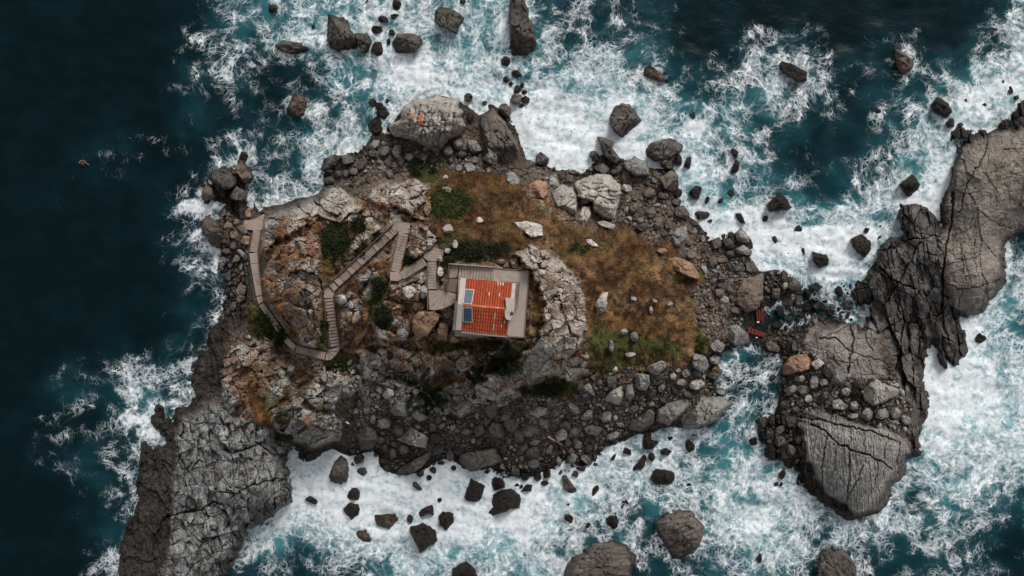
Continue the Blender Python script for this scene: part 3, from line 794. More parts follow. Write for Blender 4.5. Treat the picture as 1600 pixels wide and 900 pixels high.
wv = np.stack([x_, y_, WZ], -1).reshape(-1, 3)
ny, nx = SX.shape
ii = np.arange(ny * nx).reshape(ny, nx)
wq = np.stack([ii[:-1, :-1], ii[1:, :-1], ii[1:, 1:], ii[:-1, 1:]], -1).reshape(-1, 4)

def water_material():
    m, nt, bs, out = new_mat("sea_water"); g = NT(nt)
    sep = nt.nodes.new("ShaderNodeSeparateXYZ"); nt.links.new(g.geo(), sep.inputs[0])
    cmb = nt.nodes.new("ShaderNodeCombineXYZ"); nt.links.new(sep.outputs[0], cmb.inputs[0]); nt.links.new(sep.outputs[1], cmb.inputs[1])
    pos = cmb.outputs[0]
    half = (0.5, 0.5, 0.5)
    def warped(p, scale, detail, amt):
        n = g.noise(p, scale, detail, 0.6, 0, True)
        return g.vmath('ADD', p, g.vmath('SCALE', g.vmath('SUBTRACT', n, half), None, amt))
    p1 = warped(warped(pos, 0.06, 1, 4.0), 0.24, 1, 2.0)
    p2 = warped(p1, 0.75, 1, 0.55)
    p3 = warped(p2, 2.0, 1, 0.14)
    p1b = warped(warped(pos, 0.07, 2, 2.0), 0.4, 2, 0.9)
    d0 = g.attr("foam"); aer = g.attr("aer")
    n_low = g.noise(p1, 0.13, 4, 0.55); n_med = g.noise(p2, 0.5, 4, 0.55); n_fine = g.noise(p1b, 2.0, 6, 0.66)
    # local cover
    d = g.math('ADD', d0, g.math('MULTIPLY', g.math('SUBTRACT', n_low, 0.50), 0.75))
    d = g.math('ADD', d, g.math('MULTIPLY', g.math('SUBTRACT', n_med, 0.5), 0.95))
    d = g.math('MULTIPLY', d, g.step(0.005, 0.16, d0), clamp=True)
    rag = g.math('MULTIPLY', g.math('SUBTRACT', n_fine, 0.5), 0.11)
    def web(vec, scale, off, k, thin, soft):
        e = g.math('ADD', g.vor(vec, scale), rag)
        w = g.math('MAXIMUM', g.math('MULTIPLY', g.math('SUBTRACT', d, off), k), 0.0)
        hi = g.math('ADD', g.math('MULTIPLY', w, 1.15), thin)
        return g.math('SUBTRACT', 1.0, g.step(g.math('MULTIPLY', w, soft), hi, e))
    def marble(vec, scale, detail, off, k, thin):
        n = g.noise(vec, scale, detail, 0.58, 0.5)
        e = g.math('ABSOLUTE', g.math('SUBTRACT', n, 0.5))
        w = g.math('ADD', g.math('MULTIPLY', g.math('MAXIMUM', g.math('SUBTRACT', d, off), 0.0), k), thin)
        return g.math('SUBTRACT', 1.0, g.step(g.math('MULTIPLY', w, 0.05), w, e))
    s1 = g.step(0.05, 0.55, d); s2 = g.step(0.14, 0.60, d)
    brk = g.step(0.38, 0.60, g.math('ADD', n_med, g.math('MULTIPLY', g.math('SUBTRACT', d, .4), 0.4)))
    m1 = g.math('MULTIPLY', marble(p1, 0.30, 4, 0.25, 0.10, 0.012), g.math('MULTIPLY', s1, g.math('ADD', 0.2, g.math('MULTIPLY', brk, .75))))
    m2 = g.math('MULTIPLY', marble(p2, 0.85, 3, 0.25, 0.09, 0.018), g.math('MULTIPLY', s2, g.math('ADD', 0.12, g.math('MULTIPLY', brk, .65))))
    w2 = g.math('MULTIPLY', web(p2, 0.8, 0.34, 0.26, 0.06, 0.1), g.math('MULTIPLY', s2, g.math('ADD', 0.08, g.math('MULTIPLY', brk, .6))))
    w3 = g.math('MULTIPLY', web(p3, 2.0, 0.34, 0.26, 0.09, 0.1), g.math('MULTIPLY', s2, g.math('MULTIPLY', brk, 0.5)))
    lace = g.math('MAXIMUM', g.math('MAXIMUM', m1, m2), g.math('MAXIMUM', w2, w3))
    lace = g.math('MULTIPLY', lace, g.maprange(n_fine, 0.35, 0.58, 0.5, 1.15), clamp=True)
    solid = g.step(0.72, 1.04, g.math('ADD', g.math('ADD', g.math('MULTIPLY', d, .65), g.math('MULTIPLY', d0, .38)), g.math('MULTIPLY', g.math('SUBTRACT', n_fine, 0.5), 0.7)))
    f = g.math('MAXIMUM', lace, solid)
    milk = g.math('MULTIPLY', g.step(0.40, 0.95, d), 0.22)
    f = g.math('MAXIMUM', f, g.math('MULTIPLY', milk, g.maprange(n_med, 0.35, 0.65, 0.1, 1.2)), clamp=True)
    L = lambda r, gg, b: tuple(float(v) for v in lin(r, gg, b))
    t = g.math('ADD', aer, g.math('MULTIPLY', g.math('SUBTRACT', g.noise(p1, 0.22, 4, 0.6), 0.5), 0.55), clamp=True)
    water = g.ramp(t, [(0.0, L(7, 23, 26)), (0.2, L(10, 32, 37)), (0.45, L(22, 58, 65)), (0.7, L(52, 106, 113)), (1.0, L(98, 154, 159))])
    white = g.ramp(n_fine, [(0.3, L(192, 204, 208)), (0.6, L(228, 231, 233))])
    c = g.mix(f, water, white)
    nt.links.new(c, bs.inputs["Base Color"])
    g.put(bs.inputs["Roughness"], g.maprange(f, 0, 1, 0.22, 0.9))
    g.put(bs.inputs["Specular IOR Level"], g.maprange(f, 0, 1, 0.09, 0.1))
    g.put(bs.inputs["IOR"], 1.33)
    rip = g.noise(g.vmath('MULTIPLY', p1, (1.0, 1.8, 1.0)), 1.3, 6, 0.65)
    h = g.math('ADD', g.math('MULTIPLY', rip, 0.5), g.math('MULTIPLY', n_fine, 0.25))
    nt.links.new(g.bump(h, 0.5, 0.2), bs.inputs["Normal"])
    tr = nt.nodes.new("ShaderNodeBsdfTransparent"); tr.inputs[0].default_value = (0.62, 0.82, 0.84, 1)
    mx = nt.nodes.new("ShaderNodeMixShader")
    g.put(mx.inputs[0], g.math('MULTIPLY', g.attr("shal"), g.math('SUBTRACT', 1.0, f)))
    nt.links.new(bs.outputs[0], mx.inputs[1]); nt.links.new(tr.outputs[0], mx.inputs[2])
    nt.links.new(mx.outputs[0], out.inputs[0])
    return m
M_SEA = water_material()
sea_extra = (wv, wq, foam, aer, shal)
FOAM_W = foam
# ------------------------------------------------------------------ boulders and sea rocks
TONES = {'k': (lin(52, 46, 42), "black wet"), 'd': (lin(92, 87, 82), "dark grey"), 'g': (lin(136, 133, 129), "grey"), 'b': (lin(108, 95, 86), "brown"),
         'p': (lin(164, 157, 149), "pale grey"), 't': (lin(152, 122, 100), "tan"), 'w': (lin(190, 184, 178), "whitish"), 'o': (lin(106, 98, 91), "grey-brown")}
# kind: s = in the sea, r = on land.  outline or ellipse "e cx cy rx ry angle"; height m; tone; own label
ROCKS = """
s|417,21 421,6 435,4 435,13 427,21|1.0|k|
s|429,70 445,63 473,67 474,72 487,72 487,83 456,86 435,81|1.5|d|long dark serrated rock in foam, left of the blocky black reef
s|511,20 541,20 548,31 549,48 556,60 562,84 535,83 514,77 508,59 511,51 508,39|2.6|d|big blocky black reef with stepped cracks in the foam at the top
s|553,52 574,50 581,62 577,84 566,83 558,66|1.8|d|dark block touching the right flank of the big blocky black reef
s|581,63 600,63 601,91 587,88 578,80|1.0|k|low wet black ledge, last in the row right of the blocky reef
s|612,67 622,53 636,51 660,56 660,66 650,82 614,89|2.0|d|dark fissured rock close beside the blocky reef
s|587,31 597,17 608,30 608,35 587,36|1.0|k|
s|576,48 583,39 597,41 600,51 583,53|1.0|k|
s|e 613 51 7 6 0|.8|k|
s|e 618 26 9 5 0|.8|k|
s|e 620 7 9 10 0|1.0|k|
s|e 573 2 5 4 0|.6|k|
s|e 607 65 4 8 0|.6|k|
s|675,20 685,6 709,14 728,27 714,53 695,46 677,35|2.2|d|dark squared boulder awash in foam between the blocky reef and the long black reef
s|e 723 2 6 6 0|.8|k|
s|799,-6 817,-6 827,16 825,27 832,36 835,53 841,67 833,83 812,95 801,92 792,83 796,64 796,27|2.6|d|long black reef pointing down from the top edge, greyer at its lower end
s|e 791 97 9 11 0|.9|k|
s|e 807 115 10 8 0|.6|k|
s|e 791 124 6 6 0|.6|k|
s|e 798 131 4 4 0|.5|k|
s|e 808 141 6 9 0|.8|k|
s|e 816 133 4 5 0|.7|k|
s|e 820 144 5 4 0|.7|k|
s|e 822 155 8 8 20|.8|k|
s|e 815 164 6 5 0|.7|k|
s|e 815 178 4 4 0|.6|k|
s|e 806 155 11 10 0|1.6|o|
s|e 789 172 11 14 -30|1.6|d|
s|e 818 196 7 9 0|.4|k|
s|450,160 459,141 475,145 481,160 477,181 464,187 451,181|1.3|b|brown domed rock standing alone in dark water between foam streaks
s|e 490 42 4 4 0|.5|k|
s|e 583 160 6 8 0|.7|k|
s|e 592 164 9 5 0|.7|k|
s|e 600 176 16 12 0|.7|k|
s|e 588 196 14 17 20|.7|k|
s|e 605 158 5 4 0|.5|k|
s|e 611 200 8 8 0|.8|k|
r|631,166 649,158 686,149 716,154 727,174 730,194 727,211 702,219 691,232 683,242 672,232 652,222 616,213 611,198 627,183|5.2|p|huge pale grey boulder with two orange stains, on the upper shore
s|e 732 152 8 8 30|1.0|d|
s|e 735 182 7 9 0|.7|k|
s|e 757 160 5 5 0|.5|d|
s|e 768 167 8 4 20|.5|d|
r|750,182 772,171 786,186 802,211 813,236 805,250 791,262 779,262 758,227|3.8|o|brown obliquely striped slab leaning on the upper shore beside white foam
r|755,211 769,219 780,236 787,252 772,261 752,249 763,238|3.0|p|pale wedge-shaped block lying against the brown striped slab
r|730,219 744,219 755,236 738,241 731,230|1.6|g|
r|e 715 226 8 10 0|1.3|g|
r|e 700 236 9 9 0|1.2|g|
r|e 735 262 10 8 20|1.1|g|
r|e 717 262 6 6 0|.7|g|
r|e 722 242 8 6 0|1.0|d|
r|836,244 845,236 859,248 856,259 842,259|1.5|d|
s|e 828 258 9 8 0|.8|d|
r|826,290 839,281 854,284 857,303 851,312 829,309|1.8|t|
r|860,303 876,287 895,293 902,312 901,334 888,337 870,324|2.8|p|
r|896,346 910,324 923,323 923,337 910,362|2.2|p|
r|899,287 913,276 951,270 963,281 971,296 966,324 957,343 938,340 927,331 926,315 901,309|3.8|p|big pale pitted block on the upper right beach, largest there
r|e 915 313 9 6 -20|1.6|g|
r|929,346 944,345 965,352 960,360 935,352|1.0|p|
r|908,373 924,374 940,387 926,385|.9|w|narrow whitish slab half buried in brown grass
r|802,347 825,346 847,350 849,369 830,372 812,358|1.4|w|whitish flat-topped rock in grass right above the terrace
r|932,212 944,214 960,222 957,231 971,250 965,259 944,247|2.2|d|
s|920,240 927,230 943,250 926,254|1.4|d|
r|926,262 944,254 954,265 944,275|1.4|d|
r|972,253 991,244 1010,253 1018,275 994,275 976,265|2.4|g|
s|1005,234 1019,223 1047,214 1069,225 1066,237 1044,250 1022,254 1008,247|2.0|d|dark oval boulder streaked with foam, off the upper right beach
r|e 1043 256 12 9 0|1.5|d|
r|e 1060 250 7 12 0|1.3|k|
r|1028,278 1050,265 1061,275 1053,300 1038,296|2.0|o|
s|1064,273 1077,231 1081,247 1078,268|1.2|k|thin black blade of rock standing in foam beside the oval boulder
s|1075,301 1088,289 1099,290 1092,312 1081,310|1.2|k|
s|e 1105 313 4 8 10|.8|k|
r|e 1059 301 8 8 0|.9|k|
r|e 1057 316 10 6 10|.9|d|
r|e 1015 302 11 9 0|1.2|b|
r|e 1036 305 9 7 0|1.0|d|
r|e 990 325 7 10 0|1.1|o|
r|1052,324 1069,321 1078,334 1075,346 1053,337|1.4|d|
s|e 1094 336 16 8 -5|1.0|d|
r|1044,377 1057,356 1072,354 1074,371 1060,387|1.8|g|
r|e 1044 350 8 9 0|1.0|d|
s|e 1109 345 5 4 0|.6|k|
s|1143,229 1155,237 1153,245 1144,245|1.0|k|
s|1149,246 1158,249 1154,268 1147,279 1140,272|1.2|k|
s|1120,325 1123,308 1133,300 1129,317|.9|k|
s|e 1143 301 7 7 0|.7|k|
s|e 1132 337 7 4 0|.6|k|
s|1148,332 1159,333 1165,349 1153,350|1.0|k|
s|1197,319 1209,308 1219,299 1233,311 1237,325 1219,330 1204,332|2.0|k|shiny black wedge rock where dark water meets the foam
s|e 1195 341 7 6 0|.6|k|
s|e 1247 357 8 6 20|.8|k|
s|e 1210 376 6 9 -20|.6|d|
s|e 1232 397 8 9 0|.6|k|
s|e 1255 393 4 8 0|.8|k|
s|1269,393 1294,398 1296,415 1280,420 1269,408|1.6|k|square black rock with grooved top in solid white foam
r|1148,364 1158,356 1171,369 1170,381 1150,378|1.5|g|
r|1148,388 1162,382 1176,393 1172,400 1150,396|1.2|g|
r|e 1140 398 8 7 0|.9|d|
r|e 1128 405 10 7 0|.8|b|
s|949,183 954,161 983,160 994,172 1008,192 1006,206 975,217 956,203|2.6|o|rounded rock with a pale grey-brown top, alone in foam above the beach
s|986,108 1014,100 1031,111 1046,126 1031,129 1006,119|1.2|b|
s|e 899 38 14 14 0|.28|k|
s|e 1082 176 6 18 0|.35|k|
s|e 894 204 8 5 20|.3|k|
s|1213,93 1235,98 1261,112 1261,127 1246,129 1218,109|1.4|k|jagged black rock ringed by a round patch of foam
s|1393,72 1407,78 1429,95 1427,106 1409,119 1399,101|2.0|b|pointed brown rock in the dark water of the upper right
s|e 1371 172 11 6 20|.6|k|
s|1452,164 1465,150 1482,161 1491,175 1479,187 1459,175|1.5|k|
s|e 1485 192 9 9 0|1.0|k|
s|e 1530 88 13 8 0|.35|d|
s|e 1567 126 5 6 0|.7|k|
s|e 1578 140 6 9 -20|.8|k|
s|e 1588 152 6 5 0|.7|k|
s|e 1510 156 4 6 0|.6|k|
s|e 1530 158 4 4 0|.6|k|
s|e 1538 165 5 7 0|.6|k|
s|1404,288 1420,275 1425,268 1438,288 1432,309 1417,311|1.8|k|
s|e 1355 361 6 6 0|.8|k|
s|e 1374 370 4 8 0|.8|k|
s|e 1376 353 3 3 0|.5|k|
s|1328,372 1346,365 1363,375 1361,390 1351,406 1330,385|1.5|k|
s|e 1534 528 14 11 20|.7|k|lone dark rock awash below the brown headland
s|474,781 484,773 497,782 494,790|1.0|k|
s|514,746 522,720 532,709 541,716 547,732 543,753 527,763 520,761|2.0|d|long wet finger of rock reaching down into white foam
r|551,716 562,706 571,713 567,723 556,726|1.2|d|
s|556,737 561,730 571,730 575,738 567,746|1.0|d|
s|e 551 726 3 6 0|.6|k|
s|539,782 543,770 553,758 564,767 563,782|1.4|k|
s|535,795 543,784 562,787 562,804 558,816 547,818 541,807|1.6|k|
s|582,804 620,802 623,811 609,828 592,822 583,814|1.0|b|
s|553,830 567,825 578,825 588,837 578,849 560,851|1.0|b|
s|649,802 660,794 677,787 682,800 679,807 669,802 655,810|1.2|k|
s|e 641 811 6 8 0|.8|d|
s|640,823 660,817 676,823 697,838 656,865 644,839|2.0|k|black three-cornered wedge rock in the lower white foam
s|684,807 691,798 709,801 711,816 698,830 687,821|1.6|k|
s|644,753 651,752 661,765 656,769 645,760|.9|d|
s|e 657 740 7 7 0|.9|d|
s|e 677 735 6 7 -30|.8|d|
s|e 670 746 5 5 0|.7|k|
s|e 709 731 6 5 0|.7|k|
s|e 687 781 4 4 0|.5|k|
s|e 689 723 7 4 0|.6|d|
s|e 715 797 3 3 0|.4|k|
s|724,778 735,745 760,758 756,778 744,787 726,784|1.8|k|
s|754,800 757,785 773,770 798,761 822,781 815,794 798,796 768,809|2.2|k|broad black arrow-shaped rock in foam just off the lower beach
s|761,751 773,744 788,748 790,761 773,768|1.4|k|
s|e 808 759 5 5 0|.7|k|
s|e 814 760 4 4 0|.6|k|
s|812,768 822,756 833,757 831,768|1.0|k|
s|e 851 755 8 5 0|.8|k|
s|847,732 861,734 861,746 849,748|1.0|k|
s|e 840 745 7 8 0|.9|k|
s|e 820 745 8 7 0|.9|k|
s|877,743 883,740 896,758 904,768 893,774 881,765|1.2|d|
s|e 899 741 6 7 0|.8|d|
s|922,773 925,763 937,753 937,765 927,776|1.0|k|
s|e 889 810 8 10 -35|.8|k|
s|e 888 788 3 3 0|.4|k|
s|e 919 821 6 6 0|.7|k|
s|e 921 792 3 4 0|.4|k|
s|e 957 816 11 12 0|1.0|k|
s|e 980 790 14 11 -30|.35|k|
s|950,721 963,705 963,713 955,726|1.0|k|
s|971,708 976,697 987,703 987,713|1.1|k|
s|981,737 995,724 1008,705 1012,711 1008,729 995,742|1.3|k|
s|e 1018 714 6 8 0|1.0|k|
s|1026,708 1037,697 1051,705 1044,713|1.1|k|
s|1002,697 1008,669 1018,666 1018,687 1031,690 1021,703 1005,703|1.3|k|
s|1014,747 1023,732 1044,734 1055,737 1056,750 1050,758 1023,758|1.4|k|squat hooked black rock among foam off the lower right beach
s|1067,697 1073,687 1089,687 1086,703 1076,708|1.0|k|
s|e 1047 685 10 4 0|.6|k|
s|e 1077 758 6 5 0|.6|k|
s|1021,817 1041,800 1083,795 1087,809 1100,819 1101,836 1085,866 1065,875 1046,873 1031,841|3.0|o|brown blocky rock with a slanting ledge, alone in turquoise foam
s|872,932 875,905 888,871 908,863 935,845 964,847 988,858 996,871 996,905 1000,940 935,955|2.8|o|great domed rock cut by the bottom edge of the photo
s|705,905 706,885 727,875 741,885 749,905 745,920 710,920|1.6|k|
s|1180,875 1189,861 1191,873 1188,885|1.0|k|thin black fin poking out of the foam near the bottom edge
s|1272,935 1274,905 1281,866 1290,858 1315,858 1335,877 1340,905 1337,935|2.4|d|dark flat-topped rock at the bottom edge, below the great grey slab
s|e 1213 757 4 5 0|.7|k|
s|e 1221 757 4 5 0|.7|k|
s|e 1203 706 10 13 0|1.0|k|
s|e 1222 741 6 9 20|.8|k|
s|e 1178 690 8 9 0|.8|k|
s|353,262 369,249 384,253 400,273 395,287 384,289 369,271|1.9|b|brown rock with a rusty pink patch, outermost of the upper left group
s|378,233 389,242 387,253 371,249|1.0|k|
s|327,280 335,264 353,264 369,280 367,293 351,297|2.0|d|
r|357,307 369,290 387,300 384,313 367,314|1.9|o|
s|315,300 322,288 333,293 335,313 315,314|1.4|b|
r|382,341 383,329 391,322 393,340|1.3|t|
s|313,353 322,338 333,340 344,353 349,375 340,389 329,382|2.2|b|brown humped rock between surging foam and the lower stair landing
r|369,391 375,388 389,402 384,408|1.2|g|
r|375,380 380,367 391,369 389,384|1.3|t|
r|498,258 504,249 524,240 535,244 524,262 502,268|1.6|d|
r|e 543 250 12 9 0|1.3|d|
r|e 528 272 7 7 0|1.0|d|
r|e 541 272 6 7 0|1.0|d|
r|e 515 282 9 7 0|1.0|d|
r|e 553 268 8 6 0|.9|o|
r|e 584 240 9 7 20|1.0|d|
r|e 640 246 8 7 0|1.0|g|
r|1145,469 1161,435 1193,428 1193,466 1183,484 1164,489|1.5|b|flat brown slab crossed by one crack, on the rubble neck
r|1229,450 1239,431 1252,444 1245,458|1.2|d|
r|1204,466 1207,450 1220,450 1217,469|1.0|b|
r|1220,441 1223,419 1232,428 1226,441|1.0|d|
r|1130,512 1151,506 1170,522 1172,540 1148,540 1133,528|1.5|g|grey furrowed boulder just left of the lower red metal sheet
r|1108,540 1120,529 1134,539 1127,553 1111,547|1.6|g|
r|1080,553 1085,545 1104,559 1108,572 1099,584 1081,572|2.2|g|
r|1102,588 1117,571 1131,578 1120,595|1.4|b|
r|e 1116 562 9 9 0|1.3|g|
r|1193,537 1204,531 1220,543 1217,551 1200,548|1.0|o|
r|1221,574 1235,556 1263,551 1270,559 1266,578 1248,582 1223,587|1.9|t|tan banded boulder at the edge of the narrow blue pool
r|1266,568 1279,559 1290,568 1276,579|1.2|w|small white square block on the rubble below the cracked outcrop
s|e 1207 591 8 8 0|.7|b|
r|1224,609 1242,599 1248,609 1231,620|1.3|g|
r|e 1263 623 7 8 0|1.0|p|
s|e 1160 574 5 4 0|.6|p|
r|1298,625 1310,622 1326,635 1324,642 1301,639|1.3|p|
r|1342,612 1368,592 1405,609 1404,618 1365,636 1351,626|2.2|p|tilted pale grey slab lying on boulders above the great grey slab
r|e 1272 598 8 12 0|1.2|g|
r|e 1287 597 8 7 0|1.0|g|
r|e 1310 590 14 9 -20|1.2|g|
r|e 1250 592 9 6 0|1.0|p|
r|e 1226 633 9 8 0|1.0|d|
r|e 1355 647 10 12 0|1.5|g|
r|e 1378 648 12 9 -20|1.4|g|
r|e 1399 645 9 10 0|1.3|g|
r|e 1415 656 11 7 30|1.3|g|
r|e 1335 634 8 8 0|1.2|g|
r|e 1322 612 9 8 0|1.1|g|
r|e 1290 618 9 7 0|1.1|d|
r|1061,658 1078,640 1094,621 1123,619 1147,629 1134,645 1120,658 1089,670 1065,669|2.6|g|grey whale-backed boulder at the point of the lower beach
r|1025,655 1026,640 1044,629 1073,621 1080,632 1057,655 1044,666 1029,661|2.2|g|
r|980,671 984,658 1002,650 1015,638 1023,645 1021,661 1002,674|1.8|o|
r|942,626 952,613 973,600 975,616 968,633|2.0|p|
r|988,605 992,582 1015,584 1015,603 1008,612|2.2|g|
r|976,619 979,600 989,598 992,619 984,628|1.6|g|
r|1005,579 1018,569 1036,562 1042,574 1026,587|2.0|p|
r|910,605 921,595 929,616 929,620|1.5|p|
r|905,653 918,640 927,640 926,653 913,657|1.3|g|
r|933,650 945,641 956,643 955,658 942,660|1.3|g|
r|908,668 924,663 945,668 934,682 918,679|1.2|o|
r|825,646 840,634 855,637 855,647 840,653|1.2|p|
r|761,668 769,658 790,663 787,684 769,684|1.3|d|
r|716,712 728,706 775,700 784,722 760,730 736,737 722,728|1.6|o|flat brown-grey slab at the foam line of the lower beach
r|e 1052 588 6 7 0|1.1|p|
r|e 1072 583 8 7 0|1.2|g|
r|e 1065 597 9 7 0|1.2|g|
r|e 1089 601 13 9 -15|1.5|p|
r|e 1060 579 4 4 0|.8|w|
r|621,687 641,665 670,684 668,701 641,696|2.4|p|light angular boulder with a ridge across it on the lower beach
r|616,743 621,733 670,706 675,704 673,716 656,733 636,743|1.8|o|long brown slab slanting into the foam below the light angular boulder
r|554,677 565,660 585,667 592,684 582,701 563,704|2.4|d|dark dome-shaped boulder on the lower beach beside the blue-grey crag
r|597,616 604,605 616,608 616,618 602,624|1.2|w|
r|609,640 621,623 636,633 636,650 616,650|1.6|g|
r|638,643 646,630 655,645 675,652 655,660|1.5|g|
r|e 601 661 12 10 0|1.4|g|
r|e 583 655 6 8 0|1.0|g|
r|e 650 612 5 6 0|.9|p|
r|e 595 688 8 7 0|1.0|d|
r|e 631 703 9 9 0|1.1|d|
r|e 614 708 6 10 0|1.0|d|
r|e 639 456 12 11 0|1.6|w|white rounded boulder right of the dark cleft, below the middle stair landing
r|e 662 456 6 12 0|1.4|p|
r|642,504 653,484 680,484 691,491 684,505 669,522 649,533|2.0|t|big tan boulder with white crust, left of the chapel
r|682,515 693,492 702,511 698,533 684,531|1.8|t|tan upright boulder against the lower left corner of the chapel
r|e 710 530 8 7 0|1.4|t|
r|e 533 468 9 9 0|1.5|w|cream boulder beside the bend where the diagonal stairs begin
r|585,502 592,514 615,518 612,535 589,527|1.5|p|
r|e 628 523 11 10 0|1.5|p|
r|929,476 941,455 950,457 948,484 932,496|1.8|p|pale standing stone on the grass right of the pitted cliff
r|e 991 526 8 9 0|1.2|g|
r|e 955 541 5 11 0|1.0|p|
r|e 975 518 7 5 0|.8|p|
r|e 985 554 11 4 0|.8|p|
r|e 961 577 5 6 0|.8|w|
r|e 1017 484 3 7 0|.6|p|
r|e 990 467 6 4 20|.5|p|
r|e 1023 470 6 3 20|.5|p|
r|e 1047 475 5 4 0|.5|p|
r|1041,401 1053,399 1083,412 1093,431 1091,439 1064,428 1051,420|2.0|t|tan knobbly ledge where the grass slope ends above the rubble
r|e 1034 392 10 5 0|.9|t|
r|e 688 424 6 9 0|1.1|w|
r|e 689 405 6 5 0|1.0|p|
r|e 711 382 5 8 0|1.1|p|
r|e 700 392 6 5 0|.9|p|
r|e 782 409 8 5 0|.9|t|
r|e 804 412 6 6 30|1.0|p|
r|e 836 531 5 6 0|.8|p|
r|665,312 673,306 675,330 668,344 660,330|1.7|t|
r|e 440 585 6 8 20|1.2|p|
r|e 455 577 8 7 0|1.3|g|
r|e 389 527 4 4 0|.7|w|
r|e 696 278 5 6 0|1.0|p|
r|e 701 297 14 5 20|1.0|g|
r|e 700 358 9 9 0|1.4|p|
r|e 749 344 8 5 20|.7|p|
"""
LANDMARKS = [(765,478,"the red-roofed chapel"),(397,345,"the lower stair landing"),(680,190,"the orange-stained boulder"),(785,215,"the brown striped slab"),(550,55,"the blocky black reef"),(820,50,"the long black reef"),(463,164,"the brown domed rock"),
 (983,186,"the pale-topped round rock"),(945,308,"the big pitted block"),(1038,232,"the dark oval boulder"),(1217,316,"the shiny black wedge"),(1240,112,"the foam-ringed rock"),(1408,93,"the pointed brown rock"),(1282,406,"the square black rock"),
 (1170,458,"the cracked brown slab"),(1185,510,"the red metal sheets"),(1373,615,"the tilted pale slab"),(1320,730,"the great grey slab"),(1320,545,"the cracked flat outcrop"),(1104,645,"the whale-backed boulder"),(640,685,"the light ridged boulder"),
 (530,735,"the wet finger rock"),(667,839,"the three-cornered black rock"),(787,782,"the arrow-shaped rock"),(1062,835,"the ledged brown rock"),(937,900,"the great domed rock"),(1035,746,"the hooked black rock"),(400,770,"the lower left cliff"),
 (870,690,"the rusty driftwood"),(1440,370,"the cracked dark crag"),(1530,350,"the brown headland"),(705,318,"the bright green shrub"),(620,430,"the middle stair landing"),(745,718,"the flat shore slab"),(330,365,"the brown humped rock"),(573,684,"the dark domed boulder"),(930,480,"the standing stone"),(1245,570,"the tan banded boulder")]
used_labels = set()
def auto_label(cx, cy, r, aspect, tone_word, sea, angular, w=None):
    size = "tiny" if r < 4.5 else "small" if r < 7.5 else "mid-sized" if r < 12 else "large"
    shape = "elongated" if aspect > 1.9 else "angular" if angular else "rounded"
    fo = float(sample(FG, -60, -60, 40, np.array([cx]), np.array([cy]))[0])
    where = ("in white foam" if fo > .72 else "in broken foam" if fo > .3 else "in dark water") if sea else "on the slope" if float(hs_at(cx, cy)) > 4.5 else "on the shore"
    noun = "rock" if sea else (w or "boulder")
    cand = sorted(LANDMARKS, key=lambda l: (l[0] - cx) ** 2 + (l[1] - cy) ** 2)
    for lx_, ly_, ph in cand:
        dx, dy = cx - lx_, cy - ly_
        if math.hypot(dx, dy) < 10: continue
        a = math.degrees(math.atan2(-dy, dx)) % 360
        rel = ["right of", "upper right of", "above", "upper left of", "left of", "lower left of", "below", "lower right of"][int(((a + 22.5) % 360) // 45)]
        t = f"{size} {tone_word} {shape} {noun} {where}, {rel} {ph}"
        if t not in used_labels:
            used_labels.add(t); return t
    return t

